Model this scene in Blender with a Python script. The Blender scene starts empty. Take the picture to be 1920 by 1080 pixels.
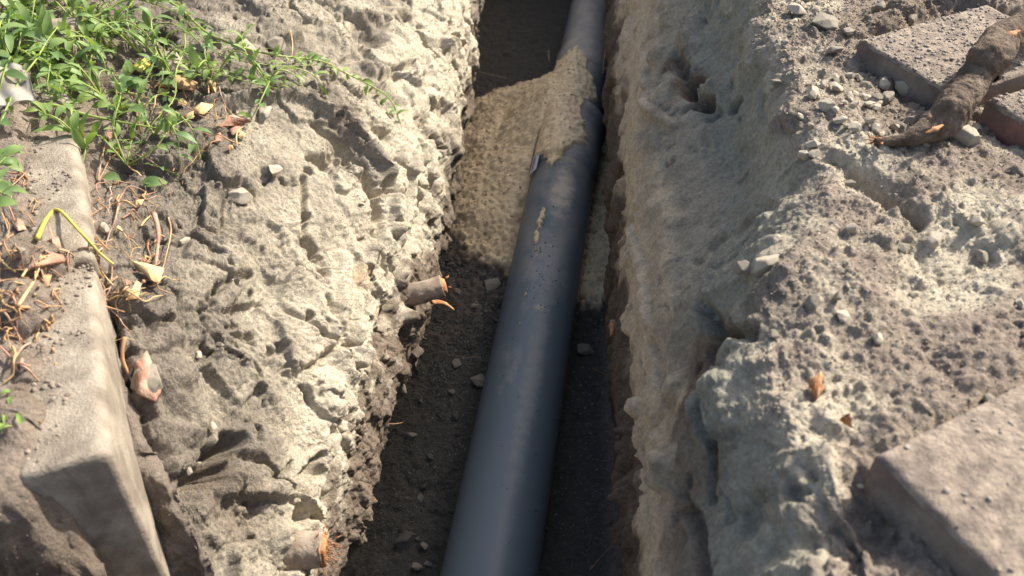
import bpy, math, random
import numpy as np
from mathutils import Vector, Matrix, Euler

R = math.radians
rng = np.random.RandomState(7)
random.seed(7)
sc = bpy.context.scene
col = sc.collection

# ------------------------------------------------------------------ camera
CAM_H = 1.43
F = 1700.0
PITCH = R(41.7)
YAW = R(4.07)
cam_d = bpy.data.cameras.new('camera')
cam = bpy.data.objects.new('camera', cam_d)
col.objects.link(cam)
cam.location = (0, 0, CAM_H)
cam.rotation_euler = (R(90) - PITCH, 0, YAW)
cam_d.sensor_width = 36
cam_d.lens = 36 * F / 1920
cam_d.clip_start = 0.02
cam_d.clip_end = 500
cam_d.dof.use_dof = True
cam_d.dof.focus_distance = 1.5
cam_d.dof.aperture_fstop = 6.0
sc.camera = cam

# ------------------------------------------------------------------ light
SUN_EL, SUN_AZ = R(41), R(40)          # azimuth from +X towards +Y
w = bpy.data.worlds.new('World')
sc.world = w
w.use_nodes = True
nt = w.node_tree
sky = nt.nodes.new('ShaderNodeTexSky')
sky.sky_type = 'NISHITA'
sky.sun_disc = False
sky.sun_elevation = SUN_EL
sky.dust_density = 4.0
sky.ozone_density = 0.3
sky.sun_rotation = math.pi / 2 - SUN_AZ
bg = nt.nodes['Background']
nt.links.new(sky.outputs[0], bg.inputs[0])
bg.inputs[1].default_value = 0.14
sd = bpy.data.lights.new('sun', 'SUN')
sd.energy = 4.8
sd.angle = R(0.53)
sd.color = (1.0, 0.94, 0.84)
sun = bpy.data.objects.new('sun', sd)
col.objects.link(sun)
to_sun = Vector((math.cos(SUN_EL) * math.cos(SUN_AZ), math.cos(SUN_EL) * math.sin(SUN_AZ), math.sin(SUN_EL)))
sun.rotation_euler = to_sun.to_track_quat('Z', 'Y').to_euler()
sun.location = to_sun * 10
sc.view_settings.view_transform = 'Standard'
sc.view_settings.look = 'None'
sc.view_settings.exposure = 0.8
sc.view_settings.gamma = 1.0

# ------------------------------------------------------------------ helpers
CM = Euler((R(90) - PITCH, 0, YAW)).to_matrix()
CMN = np.array(CM)

def pw(px, py, z):
    """point at height z that the photograph shows at pixel px, py (1920 x 1080)"""
    d = CM @ Vector(((px - 960) / F, (540 - py) / F, -1))
    t = (z - CAM_H) / d.z
    return Vector((0, 0, CAM_H)) + d * t

TAB = rng.rand(48, 48, 48).astype(np.float32)
TABJ = rng.rand(48, 48, 48, 3).astype(np.float32)

def vnoise(p, seed=0):
    p = p + seed * 7.31
    i = np.floor(p).astype(np.int32)
    f = (p - i).astype(np.float32)
    f = f * f * (3 - 2 * f)
    i %= 48
    j = (i + 1) % 48
    x0, y0, z0 = i[..., 0], i[..., 1], i[..., 2]
    x1, y1, z1 = j[..., 0], j[..., 1], j[..., 2]
    fx, fy, fz = f[..., 0], f[..., 1], f[..., 2]
    a = TAB[x0, y0, z0] * (1 - fx) + TAB[x1, y0, z0] * fx
    b = TAB[x0, y1, z0] * (1 - fx) + TAB[x1, y1, z0] * fx
    c = TAB[x0, y0, z1] * (1 - fx) + TAB[x1, y0, z1] * fx
    d = TAB[x0, y1, z1] * (1 - fx) + TAB[x1, y1, z1] * fx
    a = a * (1 - fy) + b * fy
    c = c * (1 - fy) + d * fy
    return (a * (1 - fz) + c * fz) * 2 - 1

def rot3(p):
    m = np.array([[0.36, 0.48, -0.8], [-0.8, 0.6, 0.0], [0.48, 0.64, 0.6]], np.float32)
    return p @ m.T

def fbm(p, freq, octs=4, gain=0.5, seed=0):
    s = 0; a = 1.0; t = 0
    q = p.astype(np.float32)
    for o in range(octs):
        q = rot3(q)
        s = s + a * vnoise(q * freq, seed + o * 3)
        t += a
        a *= gain; freq *= 2.03
    return s / t

def ridged(p, freq, octs=3, seed=0):
    s = 0; a = 1.0; t = 0
    q = p.astype(np.float32)
    for o in range(octs):
        q = rot3(q)
        s = s + a * (1 - np.abs(vnoise(q * freq, seed + o * 5)))
        t += a
        a *= 0.5; freq *= 2.1
    return s / t

def voro(p, freq, seed=0):
    """F1 distance and a random value per cell"""
    shp = p.shape[:-1]
    q = (p.reshape(-1, 3) * freq + seed * 5.7).astype(np.float32)
    out = np.empty(len(q), np.float32); rid = np.empty(len(q), np.float32); out2 = np.empty(len(q), np.float32)
    for s in range(0, len(q), 300000):
        qq = q[s:s + 300000]
        i = np.floor(qq).astype(np.int32)
        f = qq - i
        best = np.full(len(qq), 9.0, np.float32); b2 = best.copy(); br = np.zeros(len(qq), np.float32)
        for dx in (-1, 0, 1):
            for dy in (-1, 0, 1):
                for dz in (-1, 0, 1):
                    ii = (i + (dx, dy, dz)) % 48
                    J = TABJ[ii[:, 0], ii[:, 1], ii[:, 2]]
                    v0 = J[:, 0] + dx - f[:, 0]; v1 = J[:, 1] + dy - f[:, 1]; v2 = J[:, 2] + dz - f[:, 2]
                    d = v0 * v0 + v1 * v1 + v2 * v2
                    m = d < best
                    b2 = np.where(m, best, np.minimum(b2, d))
                    br = np.where(m, TAB[ii[:, 0], ii[:, 1], ii[:, 2]], br)
                    best = np.where(m, d, best)
        out[s:s + 300000] = np.sqrt(best); out2[s:s + 300000] = np.sqrt(b2); rid[s:s + 300000] = br
    return out.reshape(shp), out2.reshape(shp), rid.reshape(shp)

def sstep(a, b, x):
    t = np.clip((x - a) / (b - a), 0, 1)
    return t * t * (3 - 2 * t)

def new_mesh(name, verts, quads=None, tris=None, smooth=True, color=None):
    me = bpy.data.meshes.new(name)
    verts = np.asarray(verts, np.float32).reshape(-1, 3)
    loops = []; starts = []; n = 0; tot = []
    if quads is not None and len(quads):
        q = np.asarray(quads, np.int32)
        loops.append(q.ravel()); starts.append(np.arange(len(q)) * 4); tot.append(np.full(len(q), 4)); n = len(q) * 4
    if tris is not None and len(tris):
        t = np.asarray(tris, np.int32)
        loops.append(t.ravel()); starts.append(n + np.arange(len(t)) * 3); tot.append(np.full(len(t), 3))
    loops = np.concatenate(loops).astype(np.int32); starts = np.concatenate(starts).astype(np.int32)
    me.vertices.add(len(verts)); me.vertices.foreach_set('co', verts.ravel())
    me.loops.add(len(loops)); me.loops.foreach_set('vertex_index', loops)
    me.polygons.add(len(starts)); me.polygons.foreach_set('loop_start', starts)
    me.update(calc_edges=True)
    if smooth:
        me.polygons.foreach_set('use_smooth', np.ones(len(starts), bool))
    if color is not None:
        a = me.color_attributes.new('soil', 'FLOAT_COLOR', 'POINT')
        c = np.ones((len(verts), 4), np.float32); c[:, :3] = np.asarray(color).reshape(-1, 3)
        a.data.foreach_set('color', c.ravel())
    me.validate()
    return me

def link(name, me, m, parent=None, loc=None):
    o = bpy.data.objects.new(name, me)
    col.objects.link(o)
    if m and not me.materials: me.materials.append(m)
    if parent: o.parent = parent
    if loc is not None: o.location = loc
    return o

def tag(o, label, cat, group=None, kind=None):
    if label: o['label'] = label
    if cat: o['category'] = cat
    if group: o['group'] = group
    if kind: o['kind'] = kind
    return o

def thing(name, loc, label, cat, group=None):
    o = bpy.data.objects.new(name, None)
    o.empty_display_size = 0.05
    col.objects.link(o); o.location = loc
    return tag(o, label, cat, group)

# ---- materials
def mat(name, base, rough=0.9, attr=False, scale=60, var=0.25, bump=0.4, bscale=400, dist=0.002, tint=None, spec=0.3, extra=None):
    m = bpy.data.materials.new(name); m.use_nodes = True
    n = m.node_tree.nodes; l = m.node_tree.links
    b = n['Principled BSDF']
    b.inputs['Roughness'].default_value = rough
    b.inputs['Specular IOR Level'].default_value = spec
    tc = n.new('ShaderNodeTexCoord')
    nz = n.new('ShaderNodeTexNoise'); nz.inputs['Scale'].default_value = scale; nz.inputs['Detail'].default_value = 6; nz.inputs['Roughness'].default_value = 0.65
    l.new(tc.outputs['Object'], nz.inputs['Vector'])
    mr = n.new('ShaderNodeMapRange'); mr.inputs[1].default_value = 0.25; mr.inputs[2].default_value = 0.75
    mr.inputs[3].default_value = 1 - var; mr.inputs[4].default_value = 1 + var
    l.new(nz.outputs['Fac'], mr.inputs[0])
    vm = n.new('ShaderNodeVectorMath'); vm.operation = 'SCALE'
    if attr:
        at = n.new('ShaderNodeAttribute'); at.attribute_name = 'soil'
        src = at.outputs['Color']
    else:
        if tint:
            mx = n.new('ShaderNodeMix'); mx.data_type = 'RGBA'
            mx.inputs[6].default_value = (*base, 1); mx.inputs[7].default_value = (*tint, 1)
            n2 = n.new('ShaderNodeTexNoise'); n2.inputs['Scale'].default_value = scale * 0.35; n2.inputs['Detail'].default_value = 5
            l.new(tc.outputs['Object'], n2.inputs['Vector'])
            r2 = n.new('ShaderNodeMapRange'); r2.inputs[1].default_value = 0.42; r2.inputs[2].default_value = 0.6
            l.new(n2.outputs['Fac'], r2.inputs[0]); l.new(r2.outputs[0], mx.inputs[0])
            src = mx.outputs[2]
        else:
            rgb = n.new('ShaderNodeRGB'); rgb.outputs[0].default_value = (*base, 1); src = rgb.outputs[0]
    l.new(src, vm.inputs[0]); l.new(mr.outputs[0], vm.inputs['Scale'])
    l.new(vm.outputs[0], b.inputs['Base Color'])
    if bump:
        nb = n.new('ShaderNodeTexNoise'); nb.inputs['Scale'].default_value = bscale; nb.inputs['Detail'].default_value = 4; nb.inputs['Roughness'].default_value = 0.7
        l.new(tc.outputs['Object'], nb.inputs['Vector'])
        bm = n.new('ShaderNodeBump'); bm.inputs['Strength'].default_value = bump; bm.inputs['Distance'].default_value = dist
        l.new(nb.outputs['Fac'], bm.inputs['Height']); l.new(bm.outputs[0], b.inputs['Normal'])
    return m

M_soil = mat('soil', None, 0.95, attr=True, scale=190, var=0.34, bump=1.0, bscale=330, dist=0.005, spec=0.12)
M_stone = mat('pebble_stone', (0.36, 0.33, 0.27), 0.85, attr=True, scale=90, var=0.25, bump=0.5, bscale=300, dist=0.002, spec=0.25)
M_kerb = mat('kerb_concrete', (0.32, 0.275, 0.215), 0.92, scale=60, var=0.28, bump=0.8, bscale=260, dist=0.004, tint=(0.21, 0.175, 0.135))
M_paver = mat('paver_dusty', (0.33, 0.27, 0.21), 0.95, scale=110, var=0.36, bump=1.0, bscale=190, dist=0.006, tint=(0.205, 0.165, 0.135))
M_pside = mat('paver_pink_side', (0.24, 0.125, 0.105), 0.9, scale=50, var=0.3, bump=0.5, bscale=200, dist=0.003, tint=(0.17, 0.125, 0.105))
M_pdirt = mat('paver_side_dirty', (0.21, 0.175, 0.145), 0.95, scale=45, var=0.3, bump=0.8, bscale=150, dist=0.004, tint=(0.16, 0.12, 0.105))
M_root = mat('root_bark_dirty', (0.165, 0.125, 0.092), 0.95, scale=110, var=0.45, bump=1.0, bscale=120, dist=0.010, tint=(0.10, 0.07, 0.05))
M_rootp = mat('root_bark_pale', (0.31, 0.25, 0.19), 0.9, scale=120, var=0.3, bump=0.7, bscale=260, dist=0.003, tint=(0.27, 0.2, 0.15))
M_clay = mat('clay_coat', (0.27, 0.24, 0.2), 0.9, scale=60, var=0.3, bump=0.9, bscale=200, dist=0.004, tint=(0.36, 0.31, 0.24))
M_wood = mat('torn_wood_orange', (0.36, 0.15, 0.06), 0.8, scale=200, var=0.4, bump=0.8, bscale=300, dist=0.003, tint=(0.46, 0.27, 0.14))
M_dry = mat('dry_root', (0.40, 0.24, 0.12), 0.85, scale=80, var=0.3, bump=0.2, tint=(0.28, 0.16, 0.09))
M_straw = mat('dry_straw', (0.50, 0.38, 0.2), 0.85, scale=80, var=0.3, bump=0.2, tint=(0.42, 0.26, 0.12))
M_ystem = mat('yellow_stem', (0.50, 0.40, 0.07), 0.6, scale=60, var=0.2, bump=0.2, tint=(0.38, 0.36, 0.07))
M_bark = mat('bark_chip', (0.36, 0.19, 0.13), 0.9, scale=90, var=0.3, bump=0.8, bscale=200, dist=0.003, tint=(0.42, 0.28, 0.2))
M_paper = mat('paper_scrap', (0.23, 0.205, 0.16), 0.8, scale=30, var=0.12, bump=0.2, tint=(0.30, 0.28, 0.235))
M_sand = mat('bedding_sand', None, 0.95, attr=True, scale=220, var=0.2, bump=0.8, bscale=500, dist=0.002, spec=0.1)

def leaf_mat(name, c1, c2):
    m = mat(name, c1, 0.5, scale=35, var=0.25, bump=0.15, bscale=200, tint=c2, spec=0.4)
    n = m.node_tree.nodes; l = m.node_tree.links
    b = n['Principled BSDF']; out = n['Material Output']
    tr = n.new('ShaderNodeBsdfTranslucent'); ms = n.new('ShaderNodeMixShader'); ms.inputs[0].default_value = 0.3
    tr.inputs[0].default_value = (c1[0] * 1.4, c1[1] * 1.5, c1[2] * 0.8, 1)
    l.new(b.outputs[0], ms.inputs[1]); l.new(tr.outputs[0], ms.inputs[2]); l.new(ms.outputs[0], out.inputs[0])
    return m
M_leaf = leaf_mat('weed_leaf', (0.21, 0.29, 0.08), (0.12, 0.20, 0.07))
M_stem = leaf_mat('weed_stem', (0.36, 0.41, 0.13), (0.25, 0.33, 0.09))
M_grass = leaf_mat('grass_blade', (0.16, 0.27, 0.05), (0.24, 0.33, 0.09))

def pipe_mat():
    m = mat('grey_blue_plastic', (0.092, 0.12, 0.14), 0.5, scale=6, var=0.05, bump=0.05, bscale=60, spec=0.5)
    n = m.node_tree.nodes; l = m.node_tree.links
    b = n['Principled BSDF']
    prev = b.inputs['Base Color'].links[0].from_socket
    tc = n.new('ShaderNodeTexCoord'); mp = n.new('ShaderNodeMapping')
    mp.inputs['Scale'].default_value = (9, 5, 9)
    l.new(tc.outputs['Object'], mp.inputs[0])
    nz = n.new('ShaderNodeTexNoise'); nz.inputs['Scale'].default_value = 1; nz.inputs['Detail'].default_value = 8; nz.inputs['Roughness'].default_value = 0.75
    l.new(mp.outputs[0], nz.inputs[0])
    # dust settles on the top of the pipe and more of it near the sand
    sx = n.new('ShaderNodeSeparateXYZ'); l.new(tc.outputs['Object'], sx.inputs[0])
    top = n.new('ShaderNodeMapRange'); top.inputs[1].default_value = 0.03; top.inputs[2].default_value = 0.085; top.inputs[3].default_value = 0; top.inputs[4].default_value = 1
    l.new(sx.outputs['Z'], top.inputs[0])
    near = n.new('ShaderNodeMapRange'); near.inputs[1].default_value = 1.9; near.inputs[2].default_value = 3.0; near.inputs[3].default_value = 0.0; near.inputs[4].default_value = 0.32
    l.new(sx.outputs['Y'], near.inputs[0])
    ad = n.new('ShaderNodeMath'); ad.operation = 'ADD'; l.new(nz.outputs['Fac'], ad.inputs[0]); l.new(near.outputs[0], ad.inputs[1])
    r = n.new('ShaderNodeMapRange'); r.inputs[1].default_value = 0.62; r.inputs[2].default_value = 0.95
    l.new(ad.outputs[0], r.inputs[0])
    mu = n.new('ShaderNodeMath'); mu.operation = 'MULTIPLY'; l.new(r.outputs[0], mu.inputs[0]); l.new(top.outputs[0], mu.inputs[1])
    for (cx_, cy_, sx_, sy_, amt) in DUST:
        m2 = n.new('ShaderNodeMapping'); m2.vector_type = 'TEXTURE'; m2.inputs['Location'].default_value = (cx_, cy_, 0); m2.inputs['Scale'].default_value = (sx_, sy_, 5)
        l.new(tc.outputs['Object'], m2.inputs[0])
        ln = n.new('ShaderNodeVectorMath'); ln.operation = 'LENGTH'; l.new(m2.outputs[0], ln.inputs[0])
        ng = n.new('ShaderNodeTexNoise'); ng.inputs['Scale'].default_value = 38; ng.inputs['Detail'].default_value = 8; ng.inputs['Roughness'].default_value = .75; l.new(tc.outputs['Object'], ng.inputs[0])
        a1 = n.new('ShaderNodeMath'); a1.operation = 'MULTIPLY_ADD'; a1.inputs[1].default_value = 2.6; l.new(ng.outputs['Fac'], a1.inputs[0]); l.new(ln.outputs['Value'], a1.inputs[2])
        r3_ = n.new('ShaderNodeMapRange'); r3_.inputs[1].default_value = 2.35; r3_.inputs[2].default_value = 1.55; r3_.inputs[3].default_value = 0; r3_.inputs[4].default_value = amt
        l.new(a1.outputs[0], r3_.inputs[0])
        mxx = n.new('ShaderNodeMath'); mxx.operation = 'MAXIMUM'; l.new(mu.outputs[0], mxx.inputs[0]); l.new(r3_.outputs[0], mxx.inputs[1]); mu = mxx
    mx = n.new('ShaderNodeMix'); mx.data_type = 'RGBA'; mx.inputs[7].default_value = (0.44, 0.385, 0.3, 1)
    l.new(mu.outputs[0], mx.inputs[0]); l.new(prev, mx.inputs[6]); l.new(mx.outputs[2], b.inputs['Base Color'])
    rr = n.new('ShaderNodeMapRange'); rr.inputs[3].default_value = 0.46; rr.inputs[4].default_value = 0.9
    l.new(mu.outputs[0], rr.inputs[0]); l.new(rr.outputs[0], b.inputs['Roughness'])
    return m

M_ring = mat('dark_plastic', (0.07, 0.09, 0.115), 0.45, scale=8, var=0.1, bump=0.05, spec=0.5)
M_sticker = mat('sticker_white', (0.62, 0.62, 0.64), 0.5, scale=20, var=0.05, bump=0)
M_ink = mat('sticker_print', (0.22, 0.22, 0.25), 0.5, scale=20, var=0.05, bump=0)

PA = pw(918, 1080, .085); PB = pw(1050, 360, .085)
pdir = Vector((PB.x - PA.x, PB.y - PA.y, 0)).normalized()
prt = Vector((pdir.y, -pdir.x, 0))
PR = .080
O = Vector((PA.x, PA.y, PR + .004)) - pdir * 1.6
def pl(px, py):
    q = pw(px, py, .165) - O
    return q.dot(prt), q.dot(pdir)
DUST = [(*pl(1055, 355), .035, .13, .95), (*pl(1012, 575), .026, .012, .7), (*pl(1030, 458), .022, .008, .5), (*pl(1075, 240), .06, .25, .8), (*pl(1090, 110), .04, .12, .6), (*pl(1040, 480), .03, .2, .35), (*pl(1000, 700), .02, .3, .25)]
M_pipe = pipe_mat()

# ------------------------------------------------------------------ terrain: cross-sections swept along the trench
def line(pts):
    P = np.array([tuple(pw(*p)) for p in pts])
    return P[np.argsort(P[:, 1])]

LX = {}
feat = [
    # ground right of the kerb
    ('L2', line([(250, 0, .69), (215, 150, .68), (200, 300, .67), (195, 420, .67), (215, 560, .655), (250, 720, .63), (300, 860, .59), (345, 970, .53), (400, 1080, .47)])),
    ('L3', line([(560, 0, .64), (520, 150, .62), (470, 300, .61), (420, 450, .60), (400, 600, .575), (420, 750, .53), (440, 900, .48), (470, 1040, .43)])),
    ('L4', line([(850, 0, .50), (800, 150, .48), (760, 300, .46), (720, 450, .44), (680, 600, .42), (640, 750, .40), (600, 900, .37), (570, 1050, .34)])),
    ('L5', line([(897, 0, .26), (884, 90, .27), (884, 190, .26), (862, 290, .25), (838, 380, .25), (838, 420, .25), (812, 490, .24), (800, 570, .23), (770, 640, .22), (745, 740, .21), (702, 850, .20), (682, 940, .19), (636, 1075, .18)])),
    ('L6', line([(880, 0, 0), (850, 190, 0), (800, 380, 0), (740, 560, 0), (700, 740, 0), (640, 900, 0), (590, 1080, 0)])),
    ('FL', line([(1000, 0, -.01), (960, 300, -.005), (900, 560, -.01), (860, 800, -.005), (800, 1080, -.005)])),
    ('R1', line([(1145, 0, 0), (1150, 200, 0), (1152, 400, 0), (1150, 560, 0), (1156, 700, 0), (1162, 900, 0), (1168, 1080, 0)])),
    ('R2', line([(1150, 0, .30), (1152, 200, .30), (1150, 330, .30), (1160, 420, .31), (1150, 560, .32), (1165, 650, .33), (1180, 760, .34), (1165, 870, .34), (1180, 1000, .34), (1175, 1080, .34)])),
    ('R3', line([(1225, 0, .56), (1215, 150, .56), (1215, 300, .55), (1225, 450, .56), (1235, 600, .56), (1240, 750, .56), (1235, 900, .56), (1240, 1080, .56)])),
    ('R35', line([(1320, 0, .675), (1350, 150, .67), (1375, 300, .66), (1380, 430, .66), (1330, 600, .68), (1330, 750, .68), (1360, 900, .67), (1380, 1080, .67)])),
    ('R4', line([(1440, 0, .795), (1490, 150, .795), (1560, 300, .795), (1565, 430, .795), (1470, 540, .775), (1450, 650, .76), (1470, 760, .76), (1560, 860, .77), (1600, 1000, .775), (1620, 1080, .775)])),
]
Ys = np.concatenate([
    -12 + 11.4 * np.linspace(0, 1, 40)[:-1] ** 0.7,
    np.linspace(-0.6, 0.28, 60)[:-1],
    np.linspace(0.28, 1.55, 620)[:-1],
    np.linspace(1.55, 3.35, 480)[:-1],
    np.linspace(3.35, 3.9, 60)[:-1],
    3.9 + 16 * np.linspace(0, 1, 50) ** 1.8])
nR = len(Ys)
def smooth1(a, k):
    for _ in range(k):
        a = np.concatenate([a[:1], (a[:-2] + 2 * a[1:-1] + a[2:]) / 4, a[-1:]])
    return a
def n1(y, f, s):
    p = np.zeros((len(y), 3), np.float32); p[:, 0] = y * f; p[:, 1] = s * 3.7 + .5; p[:, 2] = s * 1.3
    return vnoise(p)

fx = []; fz = []
fx.append(np.full(nR, -12.0)); fz.append(np.full(nR, .70))
fx.append(np.full(nR, -1.15)); fz.append(np.full(nR, .722))
for k, (nm, P) in enumerate(feat):
    X = np.interp(Ys, P[:, 1], P[:, 0]); Z = np.interp(Ys, P[:, 1], P[:, 2])
    jit = {'L5': .012, 'L4': .012, 'L6': .01, 'R2': .008, 'R3': .012, 'R35': .015, 'R4': .02}.get(nm, 0.006)
    X = X + jit * (n1(Ys, 9, k) + .5 * n1(Ys, 27, k + 5) + .3 * n1(Ys, 70, k + 9))
    fx.append(smooth1(X, 6)); fz.append(smooth1(Z, 6))
fx.append(np.full(nR, 1.0)); fz.append(np.full(nR, .79))
fx.append(np.full(nR, 12.0)); fz.append(np.full(nR, .80))
FX = np.array(fx); FZ = np.array(fz)
# unseen end wall, added so less sky light reaches the far floor
cl = sstep(3.3, 3.8, Ys)
gz = .74
for i in range(FX.shape[0]):
    FZ[i] = FZ[i] * (1 - cl) + gz * cl
segs = [34, 190, 210, 150, 130, 60, 90, 110, 130, 110, 90, 120, 300, 34]
names = ['far', 'kerbside', 'slopeL', 'slopeL2', 'wallL', 'under', 'floor', 'floor', 'wallR', 'wallR2', 'slopeR', 'slopeR2', 'groundR', 'far']
Ucols = []
n = FX.shape[0]
px_, pz_ = [], []
for s in range(n - 1):
    cnt = segs[s]
    t = np.linspace(0, 1, cnt, endpoint=(s == n - 2))
    if s == 0: t = 1 - (1 - t) ** 2.6
    if s == n - 2: t = t ** 2.6
    i0, i1, i2, i3 = max(s - 1, 0), s, s + 1, min(s + 2, n - 1)
    lin = s in (0, n - 2)
    for tt in t:
        def cr(A):
            if lin: return A[i1] * (1 - tt) + A[i2] * tt
            # tangents limited so long neighbours do not overshoot
            m1 = (A[i2] - A[i0]) * .5; m2 = (A[i3] - A[i1]) * .5
            L = np.abs(A[i2] - A[i1]) * 1.5 + .01
            m1 = np.clip(m1, -L, L); m2 = np.clip(m2, -L, L)
            h = tt
            return (2*h**3-3*h**2+1)*A[i1] + (h**3-2*h**2+h)*m1 + (-2*h**3+3*h**2)*A[i2] + (h**3-h**2)*m2
        px_.append(cr(FX)); pz_.append(cr(FZ)); Ucols.append(s + tt)
U = np.array(Ucols)
X = np.array(px_).T; Z = np.array(pz_).T
Y = np.repeat(Ys[:, None], X.shape[1], 1)
P = np.stack([X, Y, Z], -1).astype(np.float32)
nC = X.shape[1]
UU = np.repeat(U[None, :], nR, 0).astype(np.float32)

# kerb line geometry (used by the terrain too)
KA = pw(205, 872, .705); KB = pw(178, 560, .705)
kd = (KB - KA).normalized(); kn = Vector((-kd.y, kd.x, 0))       # kn points left of the kerb
s_al = (P[..., 0] - KA.x) * kd.x + (P[..., 1] - KA.y) * kd.y
s_la = (P[..., 0] - KA.x) * kn.x + (P[..., 1] - KA.y) * kn.y
drop = (1 - sstep(-.035, .015, s_al + .012 * vnoise(P * 30))) * sstep(-.05, -.015, s_la) * (1 - sstep(.14, .30, s_la)) * (P[..., 1] > -.5)
lift = sstep(.04, .06, s_la) * (1 - sstep(.5, .9, s_la)) * (UU < 2.6) * (P[..., 1] > .1) * (P[..., 1] < 1.7)
P[..., 2] = P[..., 2] * (1 - lift) + np.maximum(P[..., 2], .698 + .020 * sstep(.066, .082, s_la + .010 * vnoise(P * 40, 3)) - .02 * sstep(1.2, 1.7, P[..., 1])) * lift
capw = (1 - sstep(.015, .04, s_la)) * (UU < 2) * (P[..., 1] < 1.2) * (P[..., 1] > .1)
P[..., 2] = P[..., 2] * (1 - capw) + np.minimum(P[..., 2], FZ[2][:, None] + .004) * capw
P[..., 2] = np.maximum(P[..., 2] - (.25 - .12 * sstep(.01, .09, s_la)) * drop * (UU < 3), np.minimum(P[..., 2], .43 + .12 * sstep(.01, .09, s_la)))
trk = sstep(-.005, .03, s_la) * (1 - sstep(.11, .15, s_la)) * (1 - drop)

def zbuf(P):
    q = (P.reshape(-1, 3) - np.array([0, 0, CAM_H])) @ CMN
    d = -q[:, 2]
    ok = d > .2
    px = np.where(ok, 960 + q[:, 0] / np.maximum(d, .01) * F, -999); py = np.where(ok, 540 - q[:, 1] / np.maximum(d, .01) * F, -999)
    ix = np.floor(px / 5).astype(int); iy = np.floor(py / 5).astype(int)
    W, H = 384 + 40, 216 + 40
    ix += 20; iy += 20
    m = ok & (ix >= 0) & (ix < W) & (iy >= 0) & (iy < H)
    idx = np.where(m)[0]
    cell = iy[idx] * W + ix[idx]
    o = np.lexsort((d[idx], cell))
    cell = cell[o]; idx = idx[o]
    u, f = np.unique(cell, return_index=True)
    buf = np.full(W * H, -1, np.int64); buf[u] = idx[f]
    return buf, W
ZB = None
def surf_i(px, py):
    buf, W = ZB
    cx, cy = int(px // 5) + 20, int(py // 5) + 20
    for r in range(0, 6):
        best = -1
        for dx in range(-r, r + 1):
            for dy in range(-r, r + 1):
                c = (cy + dy) * W + cx + dx
                if 0 <= c < len(buf) and buf[c] >= 0: return buf[c]
    return 0

ZB = zbuf(P[::1, ::1])
Pf = P.reshape(-1, 3)
def surf(px, py): return Vector(Pf[surf_i(px, py)].tolist())

def grid_normals(P):
    du = np.gradient(P, axis=1); dv = np.gradient(P, axis=0)
    N = np.cross(du, dv)
    N /= np.maximum(np.linalg.norm(N, axis=-1, keepdims=True), 1e-9)
    return N.astype(np.float32)
N = grid_normals(P)

# region weights, all in the coordinate that runs across the trench
def band(a, b, c, d): return sstep(a, b, UU) * (1 - sstep(c, d, UU))
wKerb = band(0.9, 1.0, 1.9, 2.1)
wSL = band(1.9, 2.1, 3.8, 4.1)
wWL = band(3.7, 4.1, 5.6, 6.0)
wFl = band(5.8, 6.1, 7.8, 8.0)
wWR = band(7.8, 8.1, 9.8, 10.1)
wSR = band(9.8, 10.2, 11.6, 12.1)
wGR = band(11.5, 12.1, 13, 13.1)
dense = sstep(-0.3, 0.2, P[..., 1]) * (1 - sstep(3.4, 3.9, P[..., 1])) * sstep(0.8, 1.0, UU) * (1 - sstep(13.0, 13.3, UU))
far = 1 - dense

big = fbm(P, 5.0, 3, seed=1)
mid = fbm(P, 17.0, 3, .55, seed=2)
sml = fbm(P, 60.0, 3, .6, seed=3)
fin = fbm(P, 220.0, 2, .6, seed=4)
Pw = P + (0.012 * np.stack([mid, sml, big], -1)).astype(np.float32)
v1, v1b, r1 = voro(Pw, 24, 1)          # ~4 cm clods
v2, v2b, r2 = voro(Pw, 75, 2)          # ~13 mm crumbs
Pq = P + (0.035 * np.stack([big, fbm(P, 9, 3, seed=41), mid], -1)).astype(np.float32)
v0, v0b, r0 = voro(Pq * np.array([1, 1, .7], np.float32), 12.5, 5)
plate = (r0 - .5) * sstep(0, .13, v0b - v0)
v3, v3b, r3 = voro(Pw * np.array([1, 1, .8], np.float32), 30, 7)
chip = (r3 - .5) * sstep(0, .16, v3b - v3)
fin2 = vnoise(rot3(P) * 430, 9)
seam = 1 - sstep(0, .09, v0b - v0)
soft = sstep(-.05, .3, fbm(P, 7, 3, seed=43)) * (1 - .8 * band(3.6, 3.9, 5.0, 5.3) * sstep(1.0, 1.3, P[..., 1]))          # crumbly (1) or smeared smooth (0)
clod = (.75 - v1) * (r1 * .8 + .2)
crumb = (.7 - v2) * (r2 ** 2)
crk = ridged(Pw * np.array([1, 1, 1.0], np.float32), 11.0, 3, seed=8)
crack = sstep(.90, .97, crk)
crk2 = ridged(Pw, 30.0, 2, seed=12)
crack2 = sstep(.92, .985, crk2)
Ps = P * np.array([1, .35, 1], np.float32)
streak = fbm(P * np.array([1, 1, .25], np.float32), 34.0, 3, seed=6)     # streaks that run down the cut faces
lay = fbm(P * np.array([.5, .35, 1.4], np.float32), 22.0, 4, seed=9)
pit = sstep(.25, .6, fbm(P, 38.0, 3, .6, seed=15)) 

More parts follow.
